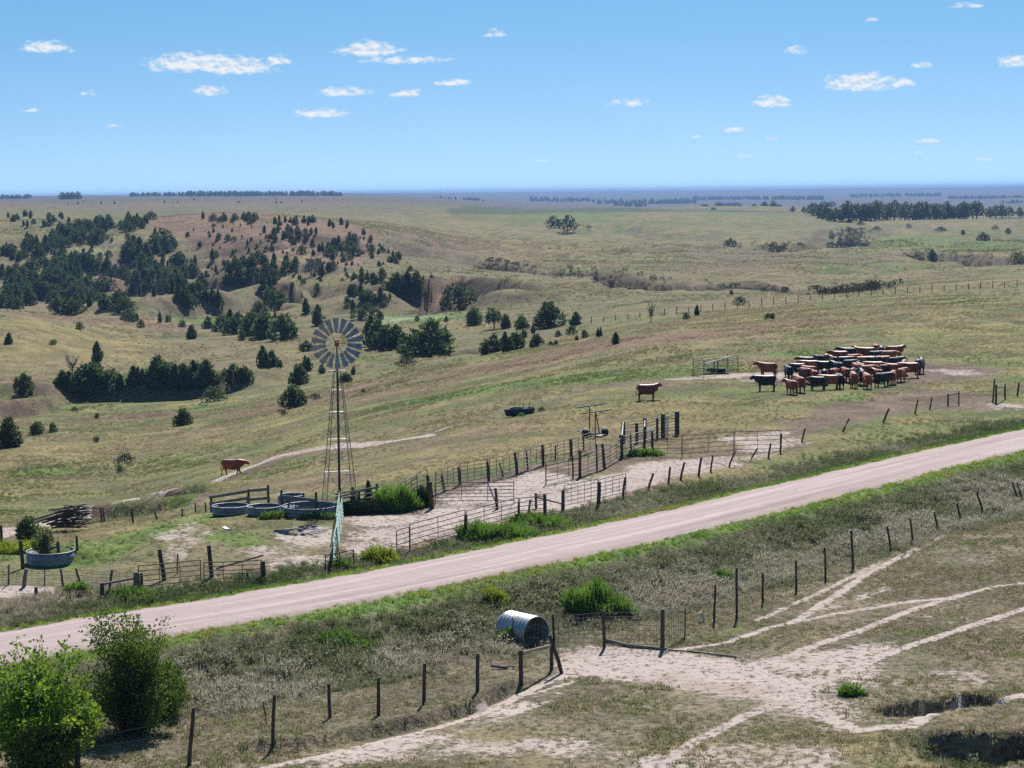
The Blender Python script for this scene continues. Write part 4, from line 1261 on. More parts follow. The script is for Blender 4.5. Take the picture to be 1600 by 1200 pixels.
def make_panel(name, label, a, b, h, rails, ups, mat, group=None, r=.022, lo=.22, cat='fence', tilt=0.0, rounded=True):
    """a welded pipe panel standing between two ground points"""
    a = Vector(a); b = Vector(b)
    t = thing(name, label, cat, a, 0, group)
    e = b - a; sd_ = Vector((e.y, -e.x, 0)).normalized() * tilt
    for i in range(rails):
        f = lo + (h - lo) * i / (rails - 1)
        q = sd_ * f
        m = MB(); sag = random.uniform(-.02, .02)
        m.path([q + Vector((0, 0, f)), q + e * .5 + Vector((0, 0, f + sag)), q + e + Vector((0, 0, f))], r * (1.15 if i == rails - 1 else 1), 6)
        m.build('rail', mat, t)
    for i in range(ups + 2):
        g = i / (ups + 1)
        m = MB(); m.tube(e * g + Vector((0, 0, .02 if i in (0, ups + 1) else lo)), e * g + sd_ * h + Vector((0, 0, h)), r * (1.2 if i in (0, ups + 1) else .8), None, 6)
        m.build('upright', mat, t)
    return t

# --- corral, seen from the road
P = at
GRP = 'steel pipe panels of the corral'
make_panel('pipe_fence', 'low bent panel at the left end of the roadside corral fence', P(620, 866), P(640, 860), 1.15, 5, 0, M_PIPE, GRP)
make_panel('pipe_fence', 'five bar pipe panel nearest the road at the corral corner', P(641, 859), P(727, 835), 1.25, 5, 1, M_PIPE, GRP)
make_panel('pipe_fence', 'pipe panel behind the tall green weeds by the road', P(729, 834), P(810, 812), 1.15, 5, 2, M_PIPE, GRP)
make_panel('pipe_fence', 'rusty panel between two wooden posts above the tall weeds', P(812, 811), P(851, 807), 1.1, 5, 1, M_PIPE, GRP)
make_panel('pipe_fence', 'wire panel with thin uprights beside the leaning roadside posts', P(882, 796), P(934, 785), 1.3, 6, 4, M_PIPE, GRP, r=.019)
make_panel('pipe_fence', 'wire panel ending at the first leaning post of the alley', P(936, 785), P(978, 775), 1.25, 6, 3, M_PIPE, GRP, r=.019)
make_fence('corral_posts', 'dark wooden posts along the roadside corral panels', [(728, 837, 728, 803, .09), (777, 796, 774, 762, .08), (810, 812, 811, 784, .06), (826, 801, 829, 780, .06), (838, 795, 837, 770, .075), (852, 808, 851, 771, .095), (879, 797, 880, 765, .095), (935, 795, 936, 752, .11), (973, 775, 977, 745, .07)], .08, M_POST, group='corral posts', braces=((4, .75, 6, .3, .05),))
make_fence('leaning_fence', 'row of leaning wooden posts between the alley and the road', [(1012, 765, 1021, 739), (1044, 755, 1047, 729), (1063, 750, 1069, 722), (1091, 744, 1096, 714), (1110, 737, 1114, 711), (1138, 730, 1149, 705), (1170, 722, 1184, 700), (1200, 716, 1204, 692), (1219, 708, 1221, 677), (1252, 691, 1258, 669), (1316, 675, 1327, 654), (1379, 661, 1389, 638), (1429, 647, 1434, 624), (1452, 640, 1456, 621), (1481, 634, 1481, 615), (1498, 633, 1498, 611)], .065, M_POST, (.3, .5, .7, .9), .005, braces=((14, .85, 15, .85, .05),))
make_fence('gate_posts', 'braced posts at the field gateway near the right edge', [(1551, 629, 1553, 592, .07), (1556, 630, 1556, 601, .09), (1570, 622, 1570, 600, .08), (1589, 619, 1592, 597, .08), (1625, 612, 1627, 590, .08)], .08, M_POST, (.4, .7, .95), .005, gaps=(0,), braces=((1, .85, 2, .85, .06),))
# far side of the alley
far_posts = [(675, 795, 672, 752, .13), (671, 775, 668, 742, .1), (695, 768, 690, 742, .06), (719, 757, 716, 729, .085), (764, 751, 761, 720, .085), (787, 745, 780, 722, .05), (808, 740, 804, 705, .085), (825, 734, 822, 703, .06), (849, 727, 847, 694, .085), (868, 720, 868, 695, .06), (893, 717, 891, 686, .09), (912, 703, 911, 677, .06)]
make_fence('alley_fence', 'dark wooden posts along the far side of the pale alley', far_posts, .08, M_POST, group='corral posts')
_fp = [P(680, 772), P(719, 758), P(764, 751), P(808, 740), P(849, 727), P(893, 717), P(932, 703)]
for i in range(6):
    nm = ['first', 'second', 'third', 'fourth', 'fifth', 'sixth'][i]
    make_panel('pipe_fence', '%s pipe panel from the left along the far side of the alley' % nm, _fp[i] + Vector((.05, -.12, 0)), _fp[i + 1] + Vector((-.05, -.12, 0)), 1.3, 6, 3, M_PIPE, GRP, r=.021)
make_panel('tube_gate', 'six bar tube gate hung on a thick post across the pen', P(680, 789), P(803, 788), 1.22, 6, 2, M_PIPE, 'tube gates', r=.022, cat='gate')
MBp = MB(); _a = P(777, 791); _b = _a + Vector((-.55, .1, 1.38)); MBp.tube((0, 0, 0), _b - _a, .045, .04, 7)
_o = MBp.build('leaning_pipe', M_GALV); _o.location = _a; tag(_o, 'pale pipe leaning against the middle of the tube gate', 'pipe')
make_panel('pipe_fence', 'short panel standing edge on beside the dark shrub', P(634, 792), P(652, 779), 1.4, 6, 1, M_PIPE, GRP)
make_panel('pipe_fence', 'short panel in line with the thick gate post', P(652, 779), P(668, 774), 1.45, 6, 0, M_PIPE, GRP)
# inner fence of the alley and the working chute
make_fence('inner_fence', 'upright posts of the inner alley fence before the chute', [(853, 757, 853, 725, .035), (895, 748, 895, 712, .05), (906, 746, 906, 703, .09), (933, 736, 932, 693, .05), (945, 733, 941, 693, .09), (973, 715, 969, 679, .09), (987, 712, 985, 676, .06)], .07, M_POST, group='corral posts')
_ip = [P(853, 757), P(906, 746), P(944, 733), P(972, 716)]
for i, nm in enumerate(['left', 'middle', 'right']):
    make_panel('pipe_fence', '%s panel of the inner alley fence before the chute' % nm, _ip[i], _ip[i + 1], 1.3, 6, 2, M_PIPE, GRP, r=.021)
_xp = [P(1020, 713), P(1066, 714), P(1147, 708), P(1220, 706)]
for i, nm in enumerate(['left', 'middle', 'right']):
    make_panel('pipe_fence', '%s five bar panel crossing the end of the alley' % nm, _xp[i] + Vector((.04, 0, 0)), _xp[i + 1] - Vector((.04, 0, 0)), 1.4, 5, 1, M_PIPE, 'cross panels closing the alley', r=.02)
def build_chute():
    p = P(1010, 706)
    t = thing('cattle_chute', 'heavy steel cattle chute with dark posts at the alley end', 'chute', p)
    def L(u, v): return P(u, v) - p
    rows = [([L(974, 693), L(1008, 690), L(1033, 684), L(1058, 681)], 1.5), ([L(972, 716), L(1007, 707), L(1022, 703)], 1.45)]
    for pts_, h in rows:
        for a, b in zip(pts_[:-1], pts_[1:]):
            for i in range(7):
                f = .2 + (h - .25) * i / 6
                MB().tube(a + Vector((0, 0, f)), b + Vector((0, 0, f)), .024, None, 6).build('rail', M_DARKP if i % 3 else M_GALV, t)
    for u, v, h, w in ((974, 693, 1.45, .24), (995, 692, 1.35, .2), (1008, 690, 1.6, .2), (1027, 686, 1.45, .16), (1036, 684, 1.65, .28), (1058, 681, 1.7, .3), (1007, 707, 1.7, .14), (1019, 704, 1.3, .14), (972, 716, 1.5, .14)):
        a = L(u, v); MB().beam(a, a + Vector((0, 0, h)), w * .45, w, up=(1, .2, 0)).build('post', M_DARKP, t)
    for (u0, v0), (u1, v1) in (((974, 693), (972, 716)), ((1008, 690), (1007, 707))):
        for f in (1.2, 1.45):
            MB().tube(L(u0, v0) + Vector((0, 0, f)), L(u1, v1) + Vector((0, 0, f)), .03, None, 6).build('cross_bar', M_GALV, t)
    g = L(1036, 684)
    for i in range(5):
        MB().beam(g + Vector((.06 + .07 * i, -.05, .2)), g + Vector((.10 + .07 * i, -.05, 1.5)), .03, .04).build('head_bar', M_GALV, t)
build_chute()
# implement with two T frames
def build_frame():
    p = P(930, 683); k = p.y / FOC
    t = thing('hay_frame', 'rusty farm frame with two crossbars on tall posts in field', 'farm frame', p)
    def W(u, v, dy=0.0): return Vector(((u - 930 - (v - 683) * math.tan(ROLL)) * k, dy, (683 - v) * k))
    top1 = W(922, 637, 1.2); top2 = W(930, 643, 0)
    for a, b in ((W(922, 676, 1.2), top1), (W(930, 681, 0), top2), (W(938, 671, .6), W(931, 645, .2))):
        a.z = 0; MB().tube(a, b, .045, .04, 7).build('post', M_PIPE, t)
    MB().tube(W(899, 639.5, 1.2), W(947, 633, 1.2), .045, None, 7).build('crossbar', M_PIPE, t)
    MB().tube(W(907, 646, 0), W(957, 639.5, 0), .045, None, 7).build('crossbar', M_PIPE, t)
    MB().tube(top1, top2, .035, None, 6).build('tie_bar', M_PIPE, t)
    for s in (-1, 1):
        MB().tube(top2 + Vector((0, 0, -.35)), top2 + Vector((s * .55, 0, .02 + s * .06)), .02, None, 5).build('strut', M_PIPE, t)
        MB().tube(top1 + Vector((0, 0, -.35)), top1 + Vector((s * .55, 0, .02 + s * .06)), .02, None, 5).build('strut', M_PIPE, t)
    MB().beam((-.75, .3, .16), (.75, .9, .16), .16, .14).build('base_beam', M_DARKP, t)
    MB().beam((-.55, .95, .12), (.7, -.05, .12), .14, .12).build('base_beam', M_DARKP, t)
    for x, y in ((-.68, .35), (.72, .85)):
        m = MB(); m.tube((x, y - .1, .26), (x, y + .1, .26), .26, .26, 16); m.build('wheel', M_BLACKP, t)
        m = MB(); m.lathe([(.001, .16), (.10, .14), (.14, .06), (.15, 0)], 12, c=(x, y, .42)); m.build('hub_cap', M_WHITE, t, True)
    MB().beam((-.02, -.2, .12), (.5, -.1, .14), .3, .05).build('tray', M_WHITE, t)
build_frame()
# mineral feeder in its pen
def build_feeder():
    c0, c1, c2, c3 = P(1083, 585.5), P(1100, 589), P(1153, 580), P(1137, 577)
    t = thing('feeder_pen', 'dark pipe pen round a covered mineral feeder left of the herd', 'pen', c1)
    for a, b in ((c0, c1), (c1, c2), (c2, c3), (c3, c0)):
        a = a - c1; b = b - c1
        for i in range(6):
            f = .2 + 1.2 * i / 5
            MB().tube(a + Vector((0, 0, f)), b + Vector((0, 0, f)), .02, None, 6).build('rail', M_DARKP, t)
        MB().tube(a, a + Vector((0, 0, 1.5)), .035, None, 6).build('post', M_DARKP, t)
    m = ((c0 + c1 + c2 + c3) / 4)
    q = thing('mineral_feeder', 'mineral feeder with a tilted dark roof inside the pipe pen', 'feeder', m)
    for x in (-.16, .16):
        MB().beam((x, 0, 0), (x, 0, 1.15), .1, .1).build('stand', M_DARKP, q)
    MB().beam((-1.15, 0, .83), (1.25, 0, 1.5), 1.3, .05).build('roof', M_DARKP, q)
    MB().beam((-.8, 0, .28), (.85, 0, .28), .7, .3).build('trough', M_BLACKP, q)
build_feeder()
# blue trough in the field
def build_trough():
    p = P(812, 649)
    t = thing('broken_trough', 'broken dark blue trough lying among weeds in the field', 'trough', p, math.radians(24))
    m = MB()
    m.lathe([(.3, 0), (.98, 0), (1.08, .25), (1.12, .55), (1.06, .55), (.95, .1), (.05, .08)], 30, 1.2, .55); m.build('shell', M_NAVY, t, True)
    m = MB(); P_ = [(math.cos(6.283 * i / 30) * 1.32, math.sin(6.283 * i / 30) * .61, .56 + .04 * math.sin(i)) for i in range(31)]
    m.path(P_, .035, 6); m.build('rim', M_NAVY, t)
    MB().beam((.25, -.1, .5), (.35, .05, .95), .12, .06).build('white_slat', M_WHITE, t)
    MB().tube((.9, .2, .5), (1.0, .25, 1.05), .025, .02, 6).build('stick', M_DARKP, t)
build_trough()
# --- round the tanks and windmill
def boards(name, label, posts, rails, cat='fence', mat=None, w=.16, th_=.045, r=.07):
    E = [post_ends(*q) for q in posts]; o = E[0][0]
    t = thing(name, label, cat, o)
    for a, b in E:
        post_mb(a - o, b - o, r).build('post', M_POST, t)
    for (i, fi, j, fj) in rails:
        a = E[i][0].lerp(E[i][1], fi) - o; b = E[j][0].lerp(E[j][1], fj) - o
        e = (b - a).normalized() * .1
        off = Vector((0, -.1, 0))
        MB().beam(a - e + off, b + e + off, th_, w).build('board', mat or M_BOARD, t)
    return t
boards('board_fence', 'grey board fence behind the left stock tanks', [(331, 800, 330, 775), (388, 792, 389, 763), (420, 786, 419, 757)], [(0, .95, 1, .88), (1, .9, 2, .78), (0, .55, 1, .5), (0, .2, 1, .22), (1, .4, 2, .3)])
boards('board_rail', 'single sloping board between posts behind the widest stock tank', [(441, 800, 440, 765), (475, 789, 474, 770), (495, 806, 494, 768)], [(0, .72, 2, .66)])
def pole_fence():
    a = P(530, 806); b = P(589, 793)
    t = thing('pole_fence', 'rough stacked pole fence running right from the windmill foot', 'fence', a)
    e = b - a
    for i in range(9):
        f = .12 + .135 * i
        m = MB(); j0, j1 = random.uniform(-.1, .1), random.uniform(-.1, .12)
        m.path([Vector((-.15, random.uniform(-.12, .1), f + j0)), e * .5 + Vector((0, random.uniform(-.12, .1), f + (j0 + j1) / 2 + .03)), e * 1.05 + Vector((0, random.uniform(-.1, .1), f + j1 + .02))], [.05, .045, .036], 6)
        m.build('pole', M_LOG if i % 2 else M_POSTG, t)
    for g, h in ((0, 1.35), (.52, 1.1), (1.0, 1.3)):
        q = e * g; post_mb(q + Vector((0, .1, 0)), q + Vector((0, .1, h)), .08).build('post', M_POST, t)
pole_fence()
make_panel('mint_gate', 'mint green and white gate seen edge on below the windmill', P(532, 808), P(527, 848), 1.3, 5, 2, M_MINT, 'mint green gates', r=.022, cat='gate', tilt=.03)
make_panel('mint_gate', 'mint green gate edge on, nearer the road than its twin', P(527, 849), P(520, 888), 1.25, 5, 2, M_MINT, 'mint green gates', r=.022, cat='gate', tilt=-.03)
make_panel('mint_gate', 'pale green panel leaning beside the mint gates', P(537, 812), P(529, 862), 1.15, 6, 2, M_MINT, 'mint green gates', r=.018, tilt=.06, cat='gate')
make_panel('pipe_fence', 'small dark panel at the road end of the mint gates', P(509, 896), P(553, 887), .85, 3, 1, M_DARKP, GRP, r=.024)
make_fence('gate_stub', 'short dark post standing at the road end of mint gates', [(517, 893, 517, 862, .05), (527, 890, 527, 868, .04)], .05, M_DARKP)
_b = MB(); _b.beam((0, 0, .03), (.35, -.9, .05), .22, .035); _o = _b.build('loose_board', M_WHITE); _o.location = P(349, 824); tag(_o, 'pale loose board lying on the knoll before the tanks', 'board')
# --- left paddock by the road
make_fence('woven_fence', 'woven wire fence with leaning posts below the half buried tank', [(-6, 912, -4, 880, .04), (13, 914, 15, 881, .04), (37, 917, 42, 888, .09), (70, 916, 70, 890, .03), (99, 917, 95, 888, .055), (127, 917, 119, 887, .055), (170, 929, 176, 889, .06), (213, 931, 213, 893, .11)], .07, M_POSTG, (.08, .22, .36, .5, .64, .78, .9), .006, stays=.3)
make_fence('rail_stub', 'pale rail on two posts beside the left tube gate', [(160, 937, 160, 910, .09), (216, 930, 215, 895, .11), (222, 922, 221, 895, .07)], .08, M_POST, braces=((0, .92, 1, .8, .055),))
make_panel('tube_gate', 'left tube gate of the pair beside the road', P(217, 924), P(314, 914), 1.12, 5, 2, M_PIPE, 'tube gates', r=.021, cat='gate')
make_panel('tube_gate', 'right tube gate of the pair beside the road', P(319, 913), P(409, 909), .98, 5, 2, M_PIPE, 'tube gates', r=.021, cat='gate')
make_fence('gate_posts', 'thick dark post closing the pair of tube gates by road', [(412, 907, 411, 876, .12), (389, 908, 386, 893, .05)], .1, M_POST)
for u0, v0, u1, v1, w, lab in ((257, 906, 250, 857, .1, 'tall leaning post behind the left tube gate'), (331, 901, 327, 851, .1, 'tall upright post behind the right tube gate'), (277, 896, 278, 865, .035, 'thin crooked stake behind the left tube gate'), (36, 889, 33, 843, .09, 'tall post at the left side of the half buried tank'), (92, 876, 91, 845, .08, 'post standing against the front of the half buried tank'), (121, 858, 120, 837, .06, 'dark post on the slope above the half buried tank'), (57, 935, 57, 917, .08, 'short post in the red brown weeds by the road'), (3, 858, 2, 820, .08, 'post at the left edge beside the cattle track')):
    a, b = post_ends(u0, v0, u1, v1)
    o = post_mb(Vector(), b - a, w).build('wooden_post', M_POST); o.location = a; tag(o, lab, 'post', 'single posts of the left paddock')
make_fence('track_fence', 'sparse wire fence along the cattle track left of the tanks', [(88, 818, 90, 803, .09), (159, 816, 157, 792, .06), (163, 816, 161, 793, .05), (209, 818, 205, 794, .06), (246, 813, 241, 797, .045), (285, 808, 285, 794, .045), (306, 802, 305, 786, .045), (322, 800, 321, 785, .045)], .05, M_POST, (.35, .6, .88), .005, gaps=(0,))
_m = MB(); _m.tube((0, 0, .05), (2.1, .5, .55), .05, .04, 7); _o = _m.build('fallen_pole', M_POSTG); _o.location = P(338, 890); tag(_o, 'grey pole propped aslant behind the right tube gate', 'pole')
# brush pile
def brush_pile():
    p = P(112, 829)
    t = thing('brush_pile', 'heap of dark old fence poles and brush beside the track', 'brush pile', p)
    rg = random.Random(5)
    for i in range(46):
        lv = rg.random(); ang = rg.gauss(.25, .35); L = rg.uniform(.9, 1.9); z = .12 + lv * 1.15
        c = Vector((rg.uniform(-.75, .75) * (1.1 - .6 * lv), rg.uniform(-.5, .5), z))
        d = Vector((math.cos(ang), rg.uniform(-.4, .4), math.sin(ang) * rg.uniform(.2, .7))) * L * .5
        MB().tube(c - d, c + d, rg.uniform(.025, .05), rg.uniform(.02, .035), 6).build('pole', M_DKLOG if rg.random() < .8 else M_POSTG, t)
    for i in range(5):
        c = Vector((-1.1 - .2 * i, -.1 * i, .25 + .1 * i)); MB().tube(c, c + Vector((1.9, .2, .55)), .05, .04, 6).build('pole', M_DKLOG, t)
brush_pile()
# --- foreground fence line
fg = [(122, 1204, 122, 1146, .09), (295, 1198, 304, 1102, .065), (426, 1169, 430, 1082, .06), (436 + 80, 1122, 514, 1066, .06), (591, 1118, 592, 1056, .065), (662, 1102, 664, 1034, .065), (746, 1081, 747, 1019, .07), (814, 1070, 814, 1014, .085), (862, 1046, 862, 1005, .07)]
make_fence('pasture_fence', 'wire fence of thin wooden posts along the near left ditch', fg, .065, M_POST, (.35, .6, .85), .004, braces=((7, .92, 8, .95, .06),))
_a, _b = post_ends(879, 1052, 858, 990)
_o = post_mb(Vector(), _b - _a, .075).build('leaning_brace', M_POST); _o.location = _a; tag(_o, 'thick post leaning over in front of the culvert mouth', 'post')
_a, _b = post_ends(417, 1132, 411, 1094)
_o = post_mb(Vector(), _b - _a, .02).build('dead_stick', M_POST); _o.location = _a; tag(_o, 'thin bent dead stick beside the second ditch fence post', 'stick')
fr = [(1116, 972, 1117, 912, .05), (1151, 967, 1150, 885, .055), (1192, 942, 1191, 893, .05), (1244, 925, 1243, 874, .055), (1290, 906, 1288, 854, .055), (1333, 889, 1329, 827, .065), (1393, 861, 1385, 821, .055), (1427, 848, 1421, 809, .055), (1467, 832, 1459, 799, .055), (1503, 818, 1494, 785, .06), (1538, 805, 1525, 768, .06), (1591, 783, 1581, 752, .06), (1598, 781, 1588, 753, .05), (1640, 760, 1632, 730, .06)]
make_fence('ditch_fence', 'wire fence of thin posts along the right hand ditch', fr, .055, M_POST, (.3, .52, .74, .94), .004)
make_fence('hog_wire_fence', 'woven wire flood fence on three posts right of the culvert', [(866, 1008, 864, 958, .05), (944, 1012, 943, 952, .07), (1035, 1015, 1035, 950, .085), (1070, 996, 1070, 949, .03)], .07, M_POST, (.12, .24, .36, .48, .6, .72, .84, .95), .010, stays=.22)
def culvert():
    p = at(838, 1008) - Vector((0, 0, .18))
    d = Vector((.66, -.75, 0)).normalized()
    t = thing('culvert_pipe', 'corrugated steel culvert pipe sticking out of the road bank', 'culvert', p)
    r = .70; c = Vector((0, 0, r * .93))
    sd_ = Vector((d.y, -d.x, 0)); n = 36
    vs = []; fs = []; K = 36; L = 1.75
    for j in range(K + 1):
        s = -L * j / K
        rr = r + .024 * math.sin(j * 1.55)
        for i in range(n):
            w = 2 * math.pi * i / n
            vs.append(c + d * s + sd_ * (math.cos(w) * rr) + Vector((0, 0, math.sin(w) * rr)))
    for j in range(K):
        for i in range(n):
            fs.append((j * n + i, j * n + (i + 1) % n, (j + 1) * n + (i + 1) % n, (j + 1) * n + i))
    m = MB(); m.add(vs, fs); o = m.build('pipe_wall', M_CULV, t, True)
    md = o.modifiers.new('thickness', 'SOLIDIFY'); md.thickness = .012; md.offset = -1
    m = MB(); m.path([c + sd_ * (math.cos(2 * math.pi * i / n) * r) + Vector((0, 0, math.sin(2 * math.pi * i / n) * r)) for i in range(n + 1)], .022, 6); m.build('mouth_rim', M_CULV, t)
    for q in (Vector((-.95, .25, 0)), ):
        MB().tube(q + Vector((0, -.35, -.3)), q + Vector((0, -.35, 1.35)), .025, None, 6).build('stake', M_DARKP, t)
    # flood netting hung before the mouth
    nt = MB(); o0 = d * .35
    for i in range(9):
        nt.tube(o0 + sd_ * (-.9 + .22 * i) + Vector((0, 0, .05)), o0 + sd_ * (-.9 + .22 * i) + Vector((0, 0, 1.15)), .006, None, 3, False)
    for i in range(7):
        nt.tube(o0 + sd_ * -.95 + Vector((0, 0, .1 + .17 * i)), o0 + sd_ * .95 + Vector((0, 0, .1 + .17 * i)), .006, None, 3, False)
    q = nt.build('flood_netting', M_WIRE, t); q['kind'] = 'stuff'
culvert()
def log_line():
    A, B, C_ = P(945, 1003), P(985, 1012), P(1042, 1016)
    m = MB(); m.path([Vector((0, 0, .09)), B - A + Vector((0, 0, .08)), C_ - A + Vector((0, 0, .06))], [.085, .075, .05], 8)
    o = m.build('long_log', M_LOG); o.location = A; tag(o, 'long pale log lying under the woven wire flood fence', 'log')
    Q = [P(1044, 1017), P(1075, 1019), P(1110, 1023), P(1150, 1028)]
    m = MB(); m.path([q - Q[0] + Vector((0, 0, .04)) for q in Q], .03, 6)
    o = m.build('black_hose', M_DARKP); o.location = Q[0]; tag(o, 'thin dark pipe trailing over the sand right of the log', 'pipe')
    a = P(768, 1045); m = MB(); m.tube((0, 0, .12), (.62, -.25, .1), .075, .07, 8); o = m.build('short_log', M_LOG); o.location = a; tag(o, 'short cut log lying left of the braced ditch posts', 'log')
    a = P(788, 1046); m = MB(); m.tube((0, 0, .1), (.42, .1, .1), .035, .03, 7); o = m.build('branch', M_LOG); o.location = a; tag(o, 'thin branch next to the short cut log', 'branch')
    a = P(1098, 972); m = MB(); rg = random.Random(2)
    m.path([Vector((0, 0, .02)), Vector((.06, 0, .12)), Vector((-.02, .02, .3)), Vector((-.1, .02, .42))], [.07, .08, .05, .07], 7)
    o = m.build('plastic_bag', M_WHITE); o.location = a; tag(o, 'white scrap of plastic caught on the right ditch fence', 'plastic')
log_line()
# far fence over the brow of the field
ff = []
_pl = [(905, 507), (960, 500), (1040, 492), (1120, 484), (1200, 476), (1300, 466), (1400, 459), (1500, 452), (1610, 447)]
_uu = np.arange(905, 1612, 19.0)
for i, u in enumerate(_uu):
    v = float(np.interp(u, [q[0] for q in _pl], [q[1] for q in _pl]))
    ff.append((u, v + .6, u + random.uniform(-.6, .6), v - random.uniform(7.5, 11), .085))
make_fence('range_fence', 'long thin fence line over the brow behind the herd', ff, .06, M_POST, (.5, .9), .008)

# ------------------------------------------------------------------ cattle
def loft(rings, n=14):
    """rings: (centre, axis a vector, axis b vector)"""
    vs = []; fs = []
    for c, a, b in rings:
        for i in range(n):
            w = 2 * math.pi * i / n
            vs.append(c + a * math.cos(w) + b * math.sin(w))
    for k in range(len(rings) - 1):
        for i in range(n):
            fs.append((k * n + i, k * n + (i + 1) % n, (k + 1) * n + (i + 1) % n, (k + 1) * n + i))
    fs += [tuple(range(n - 1, -1, -1)), tuple(range((len(rings) - 1) * n, len(rings) * n))]
    return vs, fs
def cow_mesh(name, head_up=.0, head_yaw=.0, stride=0.0):
    m = MB()
    V3 = lambda x, y, z: Vector((x, y, z))
    body = [(-.84, 1.08, .07, .07), (-.78, 1.04, .24, .23), (-.64, .99, .37, .32), (-.40, .94, .415, .36), (-.1, .90, .45, .40), (.2, .90, .45, .385), (.45, .94, .425, .325), (.62, .98, .375, .265), (.76, 1.02, .28, .20), (.84, 1.04, .12, .10)]
    m.add(*loft([(V3(x, 0, z), V3(0, ry, 0), V3(0, 0, rz)) for x, z, rz, ry in body], 18))
    hz = 1.19 + head_up
    cy, sy = math.cos(head_yaw), math.sin(head_yaw)
    n0 = V3(.58, 0, 1.06); n2 = V3(.68 + .36 * cy, .36 * sy, hz); n1 = (n0 + n2) / 2 + V3(.03, 0, .02)
    m.path([n0, n1, n2], [.31, .235, .165], 12)
    m.path([V3(.74, 0, .72), V3(.88, 0, .88), n1 - V3(0, 0, .12)], [.13, .12, .10], 10)      # brisket and dewlap
    hd = Vector((cy, sy, -.55)).normalized()
    p0 = n2 + V3(0, 0, .04)
    m.path([p0 - hd * .06, p0 + hd * .10, p0 + hd * .28, p0 + hd * .40], [.14, .15, .115, .10], 12)
    sd_ = V3(-sy, cy, 0)
    for s in (-1, 1):
        m.path([p0 + sd_ * (s * .09) + V3(0, 0, .07), p0 + sd_ * (s * .21) + V3(0, 0, .09), p0 + sd_ * (s * .30) + V3(0, 0, .05)], [.04, .06, .03], 7)
    for s, ph in ((-1, 1), (1, -1)):
        fx = stride * ph * .22; bx = -stride * ph * .22
        y = s * .19
        m.path([V3(.50, y, .92), V3(.52 + fx * .4, y, .50), V3(.53 + fx * .8, y * .95, .32), V3(.52 + fx, y * .95, .08), V3(.55 + fx, y * .95, .0)], [.18, .10, .07, .056, .07], 9)
        m.path([V3(-.58, y, .95), V3(-.55 + bx * .2, y, .62), V3(-.70 + bx * .7, y, .42), V3(-.66 + bx, y, .2), V3(-.66 + bx, y, .06), V3(-.62 + bx, y, .0)], [.25, .17, .085, .058, .058, .07], 9)
    m.path([V3(-.82, 0, 1.18), V3(-.91, 0, 1.03), V3(-.93, .01, .75), V3(-.92, .02, .45)], [.045, .035, .033, .055], 7)
    m.path([V3(-.42, 0, .58), V3(-.34, 0, .50)], [.15, .09], 9)      # udder
    me = m.mesh(name + '_raw', None)
    o = bpy.data.objects.new('cow_raw', me); C.objects.link(o)
    r = o.modifiers.new('r', 'REMESH'); r.mode = 'VOXEL'; r.voxel_size = .031; r.use_smooth_shade = True
    s = o.modifiers.new('s', 'SMOOTH'); s.iterations = 2; s.factor = .5
    dg = bpy.context.evaluated_depsgraph_get()
    out = bpy.data.meshes.new_from_object(o.evaluated_get(dg))
    out.name = name
    bpy.data.objects.remove(o); bpy.data.meshes.remove(me)
    out.polygons.foreach_set('use_smooth', np.ones(len(out.polygons), bool))
    out.materials.clear(); out.materials.append(None)
    return out
def hide_mat(name, c1, c2, sheen):
    N = NT(name)
    tc = N.n('ShaderNodeTexCoord').outputs['Object']
    oi = N.n('ShaderNodeObjectInfo')
    n1 = N.noise(3.0, 3, .6, tc); n2 = N.noise(40.0, 2, .6, tc)
    col = N.mix(N.step(.35, .65, n1), c1, c2)
    p = N.n('ShaderNodeBsdfPrincipled')
    N.put(p.inputs['Base Color'], col); p.inputs['Roughness'].default_value = .5; p.inputs['Specular IOR Level'].default_value = .36
    p.inputs['Sheen Weight'].default_value = sheen; p.inputs['Sheen Roughness'].default_value = .35
    N.l(N.bump(n2, .25, .01), p.inputs['Normal'])
    o = N.n('ShaderNodeOutputMaterial'); N.l(p.outputs[0], o.inputs[0])
    return N.m
HIDE = {'r': hide_mat('red brown hide', (.195, .042, .014), (.300, .074, .026), .0), 'd': hide_mat('dark red hide', (.125, .028, .013), (.20, .048, .022), .0), 'o': hide_mat('orange red hide', (.28, .074, .024), (.39, .122, .044), .0), 'k': hide_mat('black hide', (.006, .006, .007), (.014, .013, .014), .02)}
COWS = [cow_mesh('cow_body'), cow_mesh('cow_body', .10, .5), cow_mesh('cow_body', -.12, -.5), cow_mesh('cow_body', -.10, .1, .8), cow_mesh('cow_body', .0, -.9)]
def cow(u, v, face, colr, var, label, group='the herd bunched in the field', sc=1.0):
    """face: heading in degrees, 0 = to the right, 90 = away, 180 = to the left"""
    p = at(u, v)
    o = bpy.data.objects.new('cow', COWS[var]); link(o)
    o.location = p; o.rotation_euler = (0, 0, math.radians(face)); o.scale = (sc, sc, sc)
    o.material_slots[0].link = 'OBJECT'; o.material_slots[0].material = HIDE[colr]
    tag(o, label, 'cow', group)
    return o
cow(363, 743, -2, 'r', 3, 'red brown cow walking right along the track by the tanks', 'lone cattle', 1.04)
cow(1011, 625, 2, 'd', 1, 'lone red brown cow standing side on in mid field', 'lone cattle', .96)
